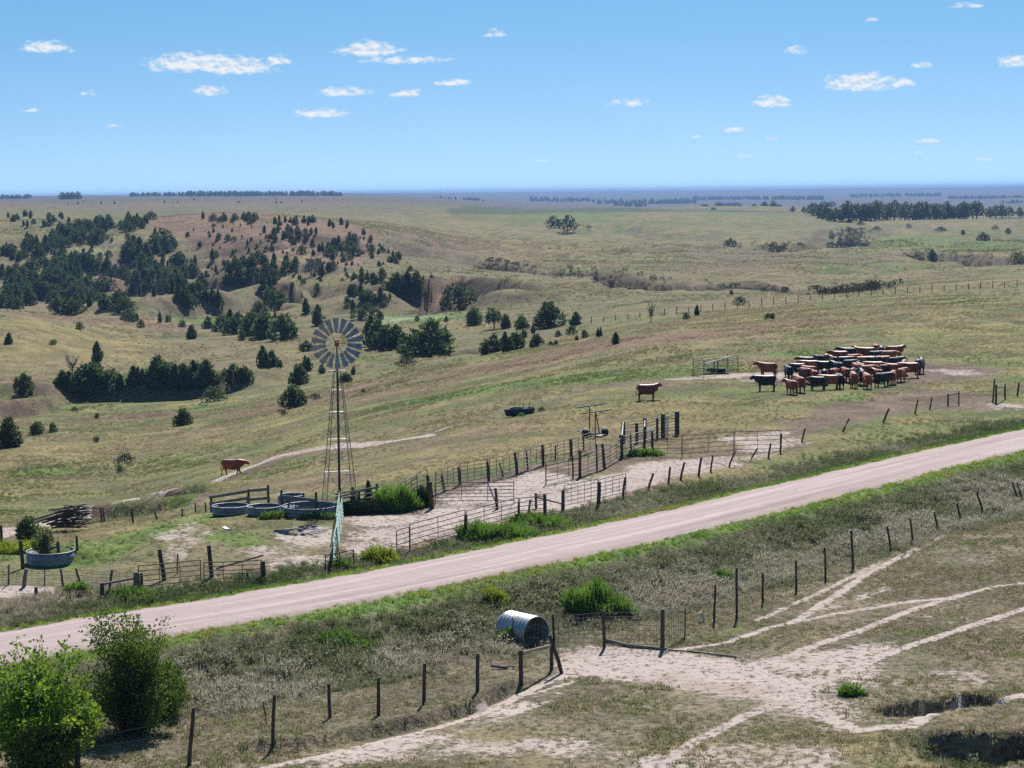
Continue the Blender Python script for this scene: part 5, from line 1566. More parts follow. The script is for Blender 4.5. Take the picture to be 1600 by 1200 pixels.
HERD = [  # u, v, heading, colour, variant, row
    (1200, 590, 150, 'r', 1, 'f'), (1197, 611, 180, 'k', 0, 'f'), (1232, 593, 95, 'k', 0, 'm'), (1246, 589, 170, 'k', 2, 'm'), (1237, 616, 112, 'r', 1, 'f'), (1250, 613, 98, 'r', 0, 'f'),
    (1261, 577, 160, 'k', 0, 'b'), (1279, 575, 120, 'k', 2, 'b'), (1266, 585, 170, 'o', 0, 'm'), (1264, 592, 140, 'o', 4, 'm'), (1287, 586, 165, 'k', 0, 'm'), (1291, 572, 75, 'o', 4, 'b'),
    (1277, 610, 150, 'k', 2, 'f'), (1297, 608, 165, 'o', 0, 'f'), (1312, 607, 95, 'k', 0, 'f'), (1309, 588, 110, 'k', 1, 'm'), (1322, 596, 100, 'r', 0, 'm'), (1334, 606, 88, 'o', 0, 'f'),
    (1355, 608, 92, 'o', 0, 'f'), (1347, 601, 80, 'k', 1, 'm'), (1378, 605, 35, 'k', 4, 'f'), (1394, 601, 70, 'r', 0, 'f'), (1408, 596, 62, 'o', 4, 'f'), (1422, 590, 170, 'd', 0, 'f'),
    (1437, 584, 62, 'k', 1, 'f'), (1367, 587, 175, 'o', 0, 'm'), (1350, 578, 10, 'o', 0, 'm'), (1380, 575, 185, 'r', 2, 'm'), (1398, 580, 40, 'k', 4, 'm'), (1397, 562, 8, 'r', 1, 'b'),
    (1377, 562, 80, 'k', 0, 'b'), (1368, 556, 95, 'o', 2, 'b'), (1368, 567, 20, 'k', 0, 'b'), (1355, 563, 170, 'r', 0, 'b'), (1341, 561, 100, 'r', 1, 'b'), (1325, 564, 150, 'k', 1, 'b'),
    (1320, 576, 5, 'k', 0, 'b'), (1364, 578, 20, 'k', 2, 'm'), (1341, 591, 120, 'r', 4, 'm'), (1384, 590, 30, 'k', 0, 'm'), (1328, 583, 30, 'k', 2, 'm'), (1303, 578, 100, 'k', 1, 'b'),
    (1258, 598, 120, 'd', 2, 'm'), (1302, 596, 60, 'r', 2, 'm'), (1356, 594, 30, 'r', 2, 'm'), (1395, 590, 150, 'r', 1, 'm'), (1333, 574, 30, 'r', 2, 'b'), (1389, 568, 20, 'o', 2, 'b'), (1312, 570, 170, 'r', 1, 'b'), (1332, 597, 70, 'k', 2, 'm'), (1372, 597, 110, 'd', 1, 'm'), (1412, 586, 75, 'd', 0, 'm'), (1346, 587, 100, 'k', 1, 'm'), (1288, 599, 80, 'k', 2, 'm'), (1272, 600, 100, 'r', 0, 'm')]
ORD = ['first', 'second', 'third', 'fourth', 'fifth', 'sixth', 'seventh', 'eighth', 'ninth', 'tenth', 'eleventh', 'twelfth', 'thirteenth', 'fourteenth', 'fifteenth', 'sixteenth', 'seventeenth', 'eighteenth', 'nineteenth', 'twentieth']
CN = {'r': 'red brown', 'd': 'dark red', 'o': 'orange red', 'k': 'black'}
ROWN = {'f': 'front row', 'm': 'crowded middle', 'b': 'back row'}
SPECIAL = {(1197, 611): 'black cow side on facing left, leftmost of the herd front', (1200, 590): 'red brown cow behind the leftmost black cow of the herd', (1422, 590): 'dark red cow side on at the right end of the herd', (1437, 584): 'black cow with raised head, rightmost of the herd', (1397, 562): 'red brown cow facing right with raised head in back row'}
for row in 'fmb':
    for colr in 'rdok':
        sel = sorted([h for h in HERD if h[5] == row and h[3] == colr and h[:2] not in SPECIAL])
        for i, h in enumerate(sel):
            lab = '%s %s cow from the left in the %s of the herd' % (ORD[i], CN[colr], ROWN[row]) if len(sel) > 1 else '%s cow in the %s of the herd' % (CN[colr], ROWN[row])
            cow(h[0], h[1], h[2], h[3], h[4], lab, sc=random.uniform(.84, 1.02))
for h in HERD:
    if h[:2] in SPECIAL:
        cow(h[0], h[1], h[2], h[3], h[4], SPECIAL[h[:2]])

# ------------------------------------------------------------------ cedars and other trees
T_LIST = []      # u, v foot, height in frame units, width factor, region, far?
def add(reg, *rows):
    for q in rows:
        gr = 'grove' in reg
        T_LIST.append((q[0] + (random.uniform(-5, 5) if gr else 0), q[1] + (random.uniform(-7, 2) if gr else 0), q[2] * (random.uniform(.6, 1.02) if gr else 1), q[3] if len(q) > 3 else (random.uniform(.85, 1.3) if gr else 1.0), reg))
add('on the near grassy hill at the left', (14, 536, 17), (124, 515, 13), (221, 511, 13), (285, 511, 12), (299, 530, 24), (37, 614, 33), (152, 566, 34))
add('where the grassy hill meets the wooded valley', (195, 500, 15), (205, 503, 18), (213, 501, 14), (250, 504, 16), (262, 503, 12))
add('in the clump beside the pale meadow', (345, 518, 30), (360, 520, 38), (375, 522, 36), (395, 524, 40), (325, 513, 20), (379, 530, 16), (412, 526, 42), (405, 494, 26))
add('left of the windmill wheel', (445, 532, 44), (478, 489, 25), (478, 549, 18), (497, 509, 34, 1.2), (467, 600, 34), (480, 579, 24), (411, 576, 37), (425, 573, 27), (437, 575, 14), (503, 584, 16))
add('right of the windmill wheel', (551, 486, 19), (572, 499, 28, 1.25), (594, 499, 14), (580, 541, 50), (591, 544, 47), (605, 547, 42), (620, 546, 40), (636, 549, 31), (626, 552, 15), (552, 586, 15), (540, 598, 17))
add('on the valley floor in mid picture', (741, 507, 28), (725, 485, 11), (652, 501, 9), (697, 503, 10), (760, 554, 21), (770, 551, 31), (790, 550, 33), (806, 546, 29), (815, 514, 22, 1.3), (790, 513, 23))
add('scattered along the brow left of the range fence', (838, 543, 23), (819, 528, 15), (833, 521, 16), (893, 523, 16), (872, 527, 12), (914, 528, 14), (901, 532, 9), (936, 527, 16), (869, 539, 9), (861, 540, 8), (900, 508, 21, 1.5))
add('beside the range fence', (1089, 494, 18), (1072, 499, 12), (1200, 499, 11), (1207, 500, 12))
add('in the dark grove of the left valley', (95, 606, 42), (110, 611, 52), (127, 616, 52), (146, 613, 47), (157, 601, 36), (135, 600, 40))
add('in the long grove along the valley bottom', (190, 609, 40), (205, 609, 47), (222, 607, 42), (240, 608, 44), (258, 608, 48), (275, 610, 52), (291, 609, 40), (305, 607, 47), (322, 605, 44), (212, 598, 40), (248, 597, 42), (282, 597, 42), (312, 596, 38), (363, 602, 42), (387, 602, 34))
add('low on the slope at the left edge', (15, 699, 50, .95), (58, 678, 21, 1.2), (83, 675, 16, 1.3))
NAMED = {(670, 555): (60, 'large shapely cedar standing alone right of the windmill wheel'), (717, 484): (46, 'tall dark cedar under the eroded bank in the valley'), (857, 511): (42, 'broad dark cedar at the left end of the range fence'), (962, 538): (20, 'small rounded cedar alone on the brow of the field'),
         (460, 636): (36, 'dark cedar alone on the slope left of the windmill tower'), (286, 664): (28, 'dark cedar with a ragged top on the left slope'), (1141, 384): (13, 'single small cedar on the far tan slope'), (1457, 403): (14, 'wide dark cedar beside the far right gully'), (1537, 376): (14, 'dark round cedar on the far green slope')}
polys = [
    ('in the dense belt along the upper left of the hill', 62, (15, 25), [(0, 392), (60, 374), (110, 356), (165, 348), (238, 342), (240, 354), (170, 370), (100, 394), (60, 407), (0, 414)]),
    ('scattered over the top left of the hill', 18, (9, 14), [(10, 338), (105, 336), (110, 352), (30, 357)]),
    ('along the right hand crest of the hill', 30, (9, 15), [(305, 342), (360, 341), (410, 343), (548, 352), (550, 358), (440, 354), (310, 346)]),
    ('in the left belt half way up the hill', 36, (15, 24), [(0, 428), (70, 408), (140, 402), (150, 417), (60, 442), (0, 452)]),
    ('in the thick wood at the foot of the hill', 50, (22, 34), [(0, 458), (60, 444), (110, 430), (140, 444), (200, 458), (212, 486), (120, 489), (0, 485)]),
    ('in the thick wood in the middle of the hill', 44, (18, 31), [(200, 388), (250, 378), (285, 388), (280, 412), (320, 427), (330, 452), (300, 472), (250, 462), (210, 432), (195, 402)]),
    ('in the upper right group on the russet hilltop', 13, (10, 18), [(410, 364), (475, 361), (465, 382), (415, 382)]),
    ('in the right group half way down the hill', 13, (14, 26), [(470, 396), (520, 386), (556, 380), (556, 400), (500, 409), (475, 406)]),
    ('in the line down the right shoulder of the hill', 9, (9, 14), [(545, 388), (625, 402), (628, 413), (590, 408)]),
    ('in the tall cluster at the right foot of the hill', 8, (26, 36), [(615, 455), (640, 446), (668, 452), (660, 462), (620, 463)]),
    ('near the silver shrub on the hill', 9, (12, 22), [(430, 410), (520, 420), (512, 434), (440, 428)]),
    ('on the bare flank right of the silver shrub', 9, (10, 18), [(530, 436), (600, 430), (602, 444), (540, 448)]),
    ('on the lower right flank of the hill', 8, (14, 20), [(545, 458), (600, 455), (605, 472), (550, 474)]),
    ('below the bright green trees of the hill', 9, (16, 26), [(375, 408), (430, 402), (430, 436), (380, 436)]),
    ('between the hill woods', 70, (12, 22), [(60, 412), (200, 396), (300, 392), (440, 430), (420, 470), (330, 440), (240, 470), (120, 446)]),
    ('above the pale meadow', 10, (17, 26), [(285, 452), (345, 466), (345, 482), (285, 482)]),
    ('dotted down the flank of the hill', 110, (7, 13), [(20, 400), (240, 360), (560, 360), (680, 450), (560, 480), (430, 450), (200, 420)]),
    ('dotted over the open russet hilltop', 90, (4, 8), [(240, 350), (560, 356), (690, 440), (450, 440), (330, 384)]),
]
def in_poly(u, v, P):
    c = False; n = len(P)
    for i in range(n):
        (x1, y1), (x2, y2) = P[i], P[(i + 1) % n]
        if (y1 > v) != (y2 > v) and u < (x2 - x1) * (v - y1) / (y2 - y1) + x1:
            c = not c
    return c
rt = random.Random(21)
for reg, n, (h0, h1), PP in polys:
    h0, h1 = h0 * .9, h1 * .92
    us = [q[0] for q in PP]; vs_ = [q[1] for q in PP]; got = []
    tries = 0
    while len(got) < n and tries < 4000:
        tries += 1
        u, v = rt.uniform(min(us), max(us)), rt.uniform(min(vs_), max(vs_))
        if in_poly(u, v, PP) and all(abs(u - a) > 5 or abs(v - b) > 2.2 for a, b in got):
            got.append((u, v))
    for u, v in got:
        T_LIST.append((u, v, rt.uniform(h0, h1), rt.uniform(.95, 1.35), reg))
def put_cedar(u, v, hp, wf, label, group, big):
    p = at(u, v); h = hp * p.y / FOC
    i = rt.randrange(len(CEDARS)); nearm, farm, tm = CEDARS[i]
    p.z -= .02 * h
    if big:
        t = place_tree('cedar_tree', label, 'tree', p, h, nearm if p.y < 480 else farm, tm, group, wf * 1.05, rt.random() * 6.28)
    else:
        t = bpy.data.objects.new('cedar_tree', farm); link(t); t.location = p; t.rotation_euler = (0, 0, rt.random() * 6.28)
        t.scale = (h * wf * 1.05, h * wf * 1.05, h); tag(t, label, 'tree', group)
    return t
for (u, v), (hp, lab) in NAMED.items():
    put_cedar(u, v, hp, 1.15, lab, 'cedars standing alone', True)
T_LIST.sort(key=lambda q: -q[2])
keep, rest = T_LIST[:288], T_LIST[288:]
regs = {}
for q in keep: regs.setdefault(q[4], []).append(q)
for reg, L in regs.items():
    L.sort()
    for i, (u, v, hp, wf, _) in enumerate(L):
        lab = ('%s cedar from the left %s' % (ORD[i], reg)) if len(L) <= 15 else ('dark cedar %s' % reg)
        put_cedar(u, v, hp, wf, lab, 'cedars ' + reg, hp >= 16)
if rest:
    cc = bpy.data.collections.new('cedar_seedling')
    for _, farm, _ in CEDARS[:5]: cc.objects.link(bpy.data.objects.new('cedar_seedling', farm))
    W = [at(q[0], q[1]) for q in rest]
    scatter('cedar_seedlings', 'small dark cedars and seedlings dotted over the russet hill', 'seedlings', np.array([p.x for p in W]), np.array([p.y for p in W]), np.array([q[2] * p.y / FOC for q, p in zip(rest, W)]), np.zeros(len(W)), cc, 5, .03, seed=12)
# leafy trees and shrubs
LOB1 = [(0, 0, .62, .30), (-.22, .1, .5, .22), (.24, -.05, .52, .22), (.02, .1, .84, .16)]
LOB2 = [(0, 0, .42, .40), (-.35, .1, .35, .3), (.38, 0, .33, .3), (.1, .1, .66, .26)]
LOB3 = [(0, 0, .4, .34), (-.45, 0, .3, .28), (.45, .05, .3, .28), (-.2, .1, .55, .28), (.25, -.1, .5, .3), (.85, 0, .22, .2), (-.85, 0, .2, .2)]
C_DEC = ball_crown(1, 520, M_DECID, 'leafy_crown', LOB1, .07)
C_DEC2 = ball_crown(2, 520, M_DARKB, 'leafy_crown', LOB2, .07)
C_SILV = ball_crown(3, 420, M_GREYL, 'leafy_crown', LOB2, .07)
C_SAGE = ball_crown(4, 380, M_SAGE, 'leafy_crown', LOB3, .10)
C_LOW = ball_crown(5, 420, M_CEDAR, 'leafy_crown', LOB3, .10)
C_GRN = ball_crown(6, 420, M_WEED, 'leafy_crown', LOB3, .09)
def tree_px(name, label, cat, u, v, hp, crown, w=1.0, group=None):
    p = at(u, v); h = hp * p.y / FOC
    return place_tree(name, label, cat, p, h, crown, TRUNK, group, w)
tree_px('leafy_tree', 'round green leafy tree among cedars above the creek', 'tree', 430, 494, 45, C_DEC, 1.25)
tree_px('leafy_tree', 'pale green leafy tree among the dark cedars of the hill', 'tree', 371, 430, 26, C_DEC, 1.0)
tree_px('leafy_tree', 'small light green tree in the middle of the hill wood', 'tree', 174, 436, 16, C_DEC, 1.3)
tree_px('leafy_tree', 'bright yellow green little tree beside the hill erosion', 'tree', 382, 446, 16, ball_crown(9, 300, M_YWEED, 'leafy_crown', LOB1, .08), 1.1)
tree_px('leafy_tree', 'dark green rounded tree right of the valley meadow', 'tree', 772, 514, 32, C_DEC, 1.2)
tree_px('silver_shrub', 'silvery grey shrub high on the russet hill', 'shrub', 487, 430, 28, C_SILV, 1.0)
tree_px('silver_shrub', 'silver shrub at the left edge of the hill wood', 'shrub', 6, 432, 12, C_SILV, 1.0)
tree_px('far_tree', 'left half of the dark round tree clump on the tan slope', 'tree', 865, 358, 22, C_DEC2, 1.05, 'dark tree clump on the tan slope')
tree_px('far_tree', 'right half of the dark round tree clump on the tan slope', 'tree', 886, 361, 26, C_DEC2, 1.0, 'dark tree clump on the tan slope')
tree_px('shrub', 'low spreading shrub on the left hill, in short grass', 'shrub', 83, 538, 9, C_LOW, 1.5)
tree_px('shrub', 'wide dark cedar shrub at the right of the valley grove', 'shrub', 335, 627, 28, C_LOW, .95)
tree_px('shrub', 'yellow green shrub below the big lone cedar', 'shrub', 635, 573, 20, C_SAGE, .95)
tree_px('shrub', 'grey green bush on the open left slope', 'shrub', 195, 724, 20, C_SAGE, .95)
tree_px('shrub', 'small sage bush below the grey green bush', 'shrub', 187, 738, 13, C_SAGE, .75)
tree_px('shrub', 'low sage bush higher up the open left slope', 'shrub', 150, 691, 10, C_SAGE, 1.3)
tree_px('shrub', 'grey bush in the gully behind the range fence', 'shrub', 1156, 476, 16, C_SAGE, .8)
tree_px('shrub', 'small grey bush left above the gully bush', 'shrub', 1143, 461, 9, C_SAGE, .9)
tree_px('shrub', 'dark scrub in the gully at the far right edge', 'shrub', 1590, 410, 18, C_LOW, .9)
tree_px('shrub', 'pale weeds at the right end of the broken trough', 'shrub', 846, 643, 9, C_SAGE, 1.0)
tree_px('shrub', 'green weeds against the front of the broken trough', 'shrub', 815, 651, 8, C_GRN, .9)
tree_px('shrub', 'small bush on the slope below the valley trees', 'shrub', 568, 615, 9, C_SAGE, .9)
tree_px('shrub', 'small sage bush beside the slope path', 'shrub', 443, 649, 11, C_SAGE, .7)
tree_px('shrub', 'low bush beside the lone slope cedar', 'shrub', 492, 624, 12, C_SAGE, 1.0)
tree_px('shrub', 'small dark bush in the green valley bottom', 'shrub', 117, 643, 9, C_SAGE, .9)
tree_px('shrub', 'small grey bush under the green valley bottom', 'shrub', 151, 654, 10, C_SAGE, .9)
for i, (u, v, hp) in enumerate([(1300, 372, 12), (1345, 352, 8), (1370, 360, 8), (1420, 357, 9), (1470, 362, 10), (1505, 366, 8), (1555, 360, 10), (1575, 364, 9), (1250, 386, 9), (920, 358, 8)]):
    tree_px('shrub', '%s shrub from the left on the far green slopes' % ORD[i] if i < 9 else 'grey scrub beside the dark round tree clump', 'shrub', u, v, hp, C_SAGE if i % 3 else C_SILV, 1.0, 'shrubs on the far green slopes')
# bare trees
def bare_tree(label, u, v, hp, w=.45):
    p = at(u, v); h = hp * p.y / FOC; rg = random.Random(int(u))
    t = thing('bare_tree', label, 'tree', p)
    m = MB(); m.path([(0, 0, -.1), (.01 * h, 0, .3 * h), (0, .01 * h, .55 * h)], [.03 * h, .022 * h, .014 * h], 6); m.build('trunk', M_BARE, t)
    m = MB()
    for i in range(26):
        z0 = rg.uniform(.15, .55) * h; a = rg.random() * 6.28; L = rg.uniform(.25, .5) * h
        e = Vector((math.cos(a) * w * L, math.sin(a) * w * L, L)); b = Vector((0, 0, z0))
        m.path([b, b + e * .5 + Vector((0, 0, -.03 * h)), b + e], [.010 * h, .007 * h, .003 * h], 4)
        for _ in range(3):
            s = b + e * rg.uniform(.4, .9); a2 = rg.random() * 6.28
            m.tube(s, s + Vector((math.cos(a2) * .09, math.sin(a2) * .09, .12)) * h, .004 * h, .0015 * h, 3, False)
    m.build('branches', M_BARE, t)
bare_tree('bare grey tree standing on the range fence line', 1017, 502, 35)
bare_tree('bare grey tree over the dark grove of the left valley', 113, 590, 44, .7)
# shelterbelt and far trees
def far_tree(u, y, h, crown, label, group, w=1.0, trunk=None, name='shelterbelt_tree'):
    p = ahead(u, y)
    return place_tree(name, label, 'tree', p, h, crown, trunk or TRUNK, group, w)
C_FAR1 = ball_crown(11, 330, M_CEDARF, 'far_crown', [(0, 0, .45, .24), (0, 0, .72, .17), (.05, 0, .25, .24), (0, .02, .9, .09)], .09)
C_FAR2 = ball_crown(12, 330, M_CEDARF, 'far_crown', [(0, 0, .5, .34), (-.2, 0, .4, .26), (.22, 0, .42, .26), (0, 0, .8, .18)], .09)
TENS = ['', '', 'twenty', 'thirty', 'forty']
def ordinal(i):
    if i < 20: return ORD[i]
    t, o_ = divmod(i + 1, 10)
    return (TENS[t][:-1] + 'ieth') if o_ == 0 else TENS[t] + ' ' + ORD[o_ - 1]
for i, u in enumerate(np.arange(1268, 1532, 6.6)):
    v_b = float(np.interp(u, [1268, 1300, 1400, 1530], [340, 349, 344, 340]))
    yy = float(np.interp(u, [1268, 1300, 1400, 1530], [1720, 1430, 1500, 1600]))
    hh = rt.uniform(10.5, 14.0) * (.8 if 1300 < u < 1320 else 1)
    far_tree(u + rt.uniform(-2, 2), yy + rt.uniform(-25, 25), hh, C_FAR1 if rt.random() < .55 else C_FAR2, '%s tree from the left in the long dark shelterbelt' % ordinal(i), 'trees of the long shelterbelt', 1.15)
for i, (u, y, h) in enumerate([(1547, 1620, 9), (1556, 1640, 10), (1566, 1600, 10.5), (1577, 1630, 8.5), (1594, 1620, 8)]):
    far_tree(u, y, h, C_FAR2, '%s tree from the left in the small clump right of the shelterbelt' % ORD[i], 'clump right of the shelterbelt', 1.2)
for i, (u, y, h) in enumerate([(1180, 2500, 8), (1196, 2450, 9), (1210, 2500, 10), (1240, 2000, 6), (1100, 2700, 9), (1126, 2700, 9), (1258, 1850, 6)]):
    far_tree(u, y, h, C_FAR2, '%s far round tree from the left before the shelterbelt' % ORD[i], 'far round trees on the plain', 1.2, name='far_tree')
for i, u in enumerate((104, 112, 120, 128)):
    far_tree(u, 3300, 14, C_FAR2, '%s tree from the left in the clump on the left skyline' % ORD[i], 'clump on the left skyline', 1.2, name='far_tree')
def far_wood(name, label, segs, seed):
    cc = bpy.data.collections.new(name)
    for me in (C_FAR1, C_FAR2): cc.objects.link(bpy.data.objects.new(name, me))
    rg = np.random.default_rng(seed); X = []; Y = []; S = []
    for u0, u1, y, n, h, dep in segs:
        u = rg.uniform(u0, u1, n); yy = y + rg.uniform(-dep, dep, n)
        X += list((u - 800) / FOC * yy); Y += list(yy); S += list(h * rg.uniform(.7, 1.15, n))
    scatter(name, label, 'woods', np.array(X), np.array(Y), np.array(S), np.zeros(len(X)), cc, 2, .03, seed=seed)
far_wood('distant_trees', 'far off tree lines merging along the hazy skyline', [(208, 300, 5200, 70, 10, 90), (300, 540, 4800, 200, 12, 110), (0, 55, 4600, 40, 9, 90), (830, 930, 7400, 70, 13, 250), (930, 1090, 6600, 130, 13, 300), (1085, 1190, 8000, 90, 14, 300), (960, 1010, 5200, 26, 10, 90), (1120, 1160, 5600, 30, 11, 90), (1180, 1290, 7400, 90, 14, 300), (1284, 1306, 5200, 24, 13, 60), (1330, 1470, 9000, 120, 14, 400), (1480, 1640, 7600, 130, 13, 250), (1190, 1222, 4700, 16, 11, 60), (1560, 1640, 6000, 40, 10, 90), (680, 760, 5600, 30, 8, 120), (60, 480, 2300, 22, 3, 400)], 31)
# farm yard specks
for i, (u, y, w, lab) in enumerate([(1104, 2150, 7.5, 'long white trailer parked on the far green field'), (1117, 2050, 5, 'small white truck right of the far white trailer')]):
    p = ahead(u, y)
    t = thing('parked_trailer' if i == 0 else 'parked_truck', lab, 'trailer' if i == 0 else 'truck', p, .2)
    MB().beam((-w / 2, 0, 1.7), (w * .3, 0, 1.7), 2.3, 2.2).build('body', M_WHITE, t)
    MB().beam((w * .3, 0, 1.2), (w / 2, 0, 1.2), 2.1, 1.2).build('cab', M_WHITE, t)
    for x in (-w * .3, w * .35):
        MB().tube((x, -1.15, .45), (x, 1.15, .45), .45, None, 12).build('wheel', M_BLACKP, t)

# ------------------------------------------------------------------ foreground shrubs and weeds
def leafy_shrub(name, label, base, W, H, nst, leaf, nl, mat, seed, spire=.0, cat='shrub'):
    rg = random.Random(seed); g = np.random.default_rng(seed)
    t = thing(name, label, cat, base)
    sm = MB(); V = []
    for i in range(nst):
        a = rg.random() * 6.28; q = rg.random() ** .6
        tipr = W * .5 * q; hh = H * (1 - .5 * q * q) * rg.uniform(.55, 1.08)
        if rg.random() < spire: hh = H * rg.uniform(1.0, 1.25); tipr *= .8
        b0 = Vector((math.cos(a) * .12 * W * rg.random(), math.sin(a) * .12 * W * rg.random(), -.05))
        tip = Vector((math.cos(a) * tipr, math.sin(a) * tipr, hh)); mid = b0.lerp(tip, .5) + Vector((0, 0, .12 * hh))
        sm.path([b0, mid, tip], [.022, .013, .004], 4)
        n = int(nl / nst * rg.uniform(.6, 1.4))
        # leaves sit in bunches along the twigs
        kn = max(3, n // 14); fk = g.random(kn) ** .6
        f = np.clip(fk[g.integers(0, kn, n)] + g.normal(size=n) * .03, 0, 1)[:, None]
        b_, m_, t_ = np.array(b0), np.array(mid), np.array(tip)
        c = np.where(f < .5, b_ + (m_ - b_) * f * 2, m_ + (t_ - m_) * (f * 2 - 1))
        rad = W * (.085 * (1 - f * .72)) + .04
        ko = g.normal(size=(kn, 3))[g.integers(0, kn, n)] * .6 + g.normal(size=(n, 3)) * .55
        off = ko * rad * np.array([1, 1, .8])
        d = off + np.array([0, 0, .08]) + g.normal(size=(n, 3)) * .06
        V.append(sprays(c + off, d, leaf * (.7 + .8 * g.random(n)), leaf * (.6 + .35 * g.random(n)), g))
    V = np.concatenate(V); V[:, 2] = np.maximum(V[:, 2], .01)
    sm.build('stems', M_STALK, t)
    link(bpy.data.objects.new('foliage', quads_to_mesh('foliage', V, mat)), t)
    return t
leafy_shrub('leafy_bush', 'bright green leafy bush in the bottom left corner', at(62, 1203), 4.1, 3.5, 120, .12, 19000, M_BUSHL, 3, .1)
leafy_shrub('leafy_bush', 'olive green bush with tall open shoots before the road', at(205, 1146), 3.6, 3.3, 105, .10, 13500, M_BUSHD, 4, .3)
leafy_shrub('leafy_bush', 'low dark part of the bush, right of the tall shoots', at(258, 1122), 2.1, 1.9, 34, .10, 5000, M_BUSHD, 5)
def grassy_clump(name, label, base, W, D, H, n, mat, seed, cat='weeds', w=.022):
    g = np.random.default_rng(seed)
    a = g.random(n) * 6.28; r = g.random(n) ** .5 * (1 + .25 * np.sin(3 * a + seed) + .15 * np.sin(5 * a + 2 * seed))
    b = np.stack([np.cos(a) * r * W / 2, np.sin(a) * r * D / 2, np.zeros(n)], 1)
    lump = .72 + .5 * fbm(b[:, 0] + seed * 7.0, b[:, 1], .55, 2, .5, seed) + .28
    hh = H * np.clip(1 - .55 * r * r, .3, 1) * (.55 + .6 * g.random(n)) * lump
    d = np.stack([np.cos(a) * r * .35, np.sin(a) * r * .35, np.ones(n)], 1) * hh[:, None] + g.normal(size=(n, 3)) * .07
    s = np.stack([np.ones(n), g.normal(size=n) * .6, np.zeros(n)], 1); s /= np.linalg.norm(s, axis=1)[:, None]
    ww = (w * (.7 + .7 * g.random(n)))[:, None]
    V = [np.stack([b - s * ww, b + s * ww, b + d + s * ww * .35, b + d - s * ww * .35], 1).reshape(-1, 3)]
    for q in range(3):
        c = b + d * g.uniform(.3, .95, n)[:, None]
        V.append(sprays(c, np.stack([g.normal(size=n) * .7, g.normal(size=n) * .7, np.full(n, .8)], 1), .10 + .08 * g.random(n), np.full(n, .04), g))
    V = np.concatenate(V)
    t = thing(name, label, cat, base)
    xy = V[:, :2] + np.array([base.x, base.y])
    V[:, 2] += ground(xy[:, 0], xy[:, 1]) - base.z - .03
    link(bpy.data.objects.new('stalks', quads_to_mesh('stalks', V, mat)), t)
    return t
GW = 'green weed clumps'
grassy_clump('weed_clump', 'large bright green feathery weed clump behind the flood fence', at(930, 962), 2.7, 1.5, 1.25, 2600, M_WEED, 1)
grassy_clump('weed_clump', 'small green feathery weed among the right ditch posts', at(1128, 907), .85, .7, .62, 500, M_WEED, 2)
grassy_clump('weed_clump', 'tall green weeds hiding the roadside corral panels', at(775, 842), 3.8, 1.7, .85, 1500, M_WEED, 3)
grassy_clump('weed_clump', 'green weeds right of the tallest roadside weeds', at(850, 822), 3.2, 1.6, .65, 1000, M_WEED, 4)
grassy_clump('weed_clump', 'yellow green weed at the road end of the pen', at(597, 880), 1.5, 1.0, .75, 800, M_YWEED, 5)
grassy_clump('weed_clump', 'dark green weeds round the small dark panel', at(533, 890), 1.2, .7, .45, 420, M_WEED, 6)
grassy_clump('tall_weed_thicket', 'tall green thicket between the pole fence and the gate', at(618, 797), 2.1, 1.4, 1.35, 1900, M_WEED, 7)
grassy_clump('weed_clump', 'dark weeds along the foot of the pole fence', at(560, 803), 2.2, .6, .8, 900, M_DARKB, 8)
grassy_clump('weed_clump', 'dark weeds between the short panels and the thick post', at(655, 790), 1.2, .8, 1.0, 600, M_DARKB, 9)
grassy_clump('weed_clump', 'low weeds along the foot of the widest tank', at(500, 811), 1.8, .5, .45, 500, M_WEED, 10)
grassy_clump('weed_clump', 'low weeds before the middle stock tank', at(428, 811), 1.2, .5, .4, 320, M_WEED, 11)
grassy_clump('weed_clump', 'bright green tuft below the rail stub by the road', at(205, 936), 2.2, 1.4, .5, 900, M_WEED, 12)
grassy_clump('weed_clump', 'dark green weed mound beside the bare patch by the road', at(120, 928), 1.1, .6, .45, 420, M_WEED, 13)
grassy_clump('weed_clump', 'yellow strip of weeds left of the half buried tank', at(30, 862), 2.6, 1.6, .55, 900, M_YWEED, 14)
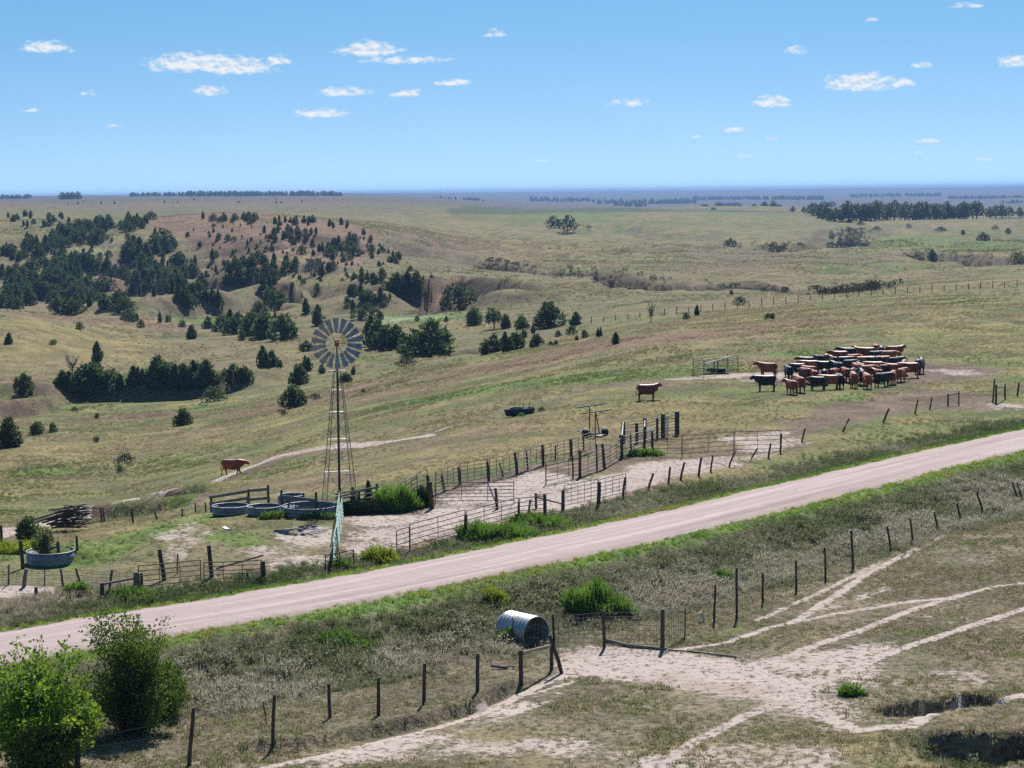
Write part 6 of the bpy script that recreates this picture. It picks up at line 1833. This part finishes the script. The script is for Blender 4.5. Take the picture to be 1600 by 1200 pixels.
grassy_clump('weed_clump', 'green weeds under the cattle chute rails', at(1005, 712), 2.4, .9, .45, 600, M_WEED, 15)
grassy_clump('weed_clump', 'yellow weed on the bank left above the culvert', at(778, 945), 1.0, .7, .7, 420, M_YWEED, 16)
grassy_clump('weed_clump', 'green weed leaning on the culvert pipe', at(800, 1003), .9, .6, .85, 420, M_WEED, 17)
grassy_clump('weed_clump', 'low green weed patch on the left ditch slope', at(545, 1010), 2.0, 1.2, .5, 700, M_WEED, 18)
grassy_clump('weed_clump', 'small grassy tuft on the sand above the hollow', at(1330, 1086), .9, .6, .35, 300, M_WEED, 21)
leafy_shrub('small_tree', 'small green tree growing inside the half buried tank', at(70, 872), 1.2, 1.5, 26, .07, 2600, M_DECID, 31, 0, 'tree')
_p = at(44, 846); _h = 1.35
place_tree('cedar_tree', 'little cedar behind the half buried tank', 'tree', _p, _h, CEDARS[4][0], CEDARS[4][2], 'cedars standing alone', .95)
for u, v, h, lab in ((552, 788, 28, 'small cedar seedling right of the windmill tower'), (576, 790, 40, 'taller young cedar behind the pole fence')):
    p = at(u, v); place_tree('cedar_tree', lab, 'tree', p, h * p.y / FOC, CEDARS[2][0], CEDARS[2][2], 'cedars standing alone', .8)

# ------------------------------------------------------------------ haze over the plain
def haze_box():
    m = MB()
    x0, x1, y0, y1, z0, z1 = -19000, 19000, -300, 23500, -80, 34
    vs = [(x, y, z) for z in (z0, z1) for x, y in ((x0, y0), (x1, y0), (x1, y1), (x0, y1))]
    m.add(vs, [(3, 2, 1, 0), (4, 5, 6, 7), (0, 1, 5, 4), (1, 2, 6, 5), (2, 3, 7, 6), (3, 0, 4, 7)])
    N = NT('thin blue air')
    v = N.n('ShaderNodeVolumePrincipled')
    v.inputs['Color'].default_value = (.34, .56, 1.0, 1)
    v.inputs['Density'].default_value = 8.5e-5
    v.inputs['Anisotropy'].default_value = 0.0
    o = N.n('ShaderNodeOutputMaterial'); N.l(v.outputs[0], o.inputs['Volume'])
    b = m.build('haze', N.m)
    tag(b, 'thin blue haze over the whole plain', 'haze', kind='stuff')
haze_box()
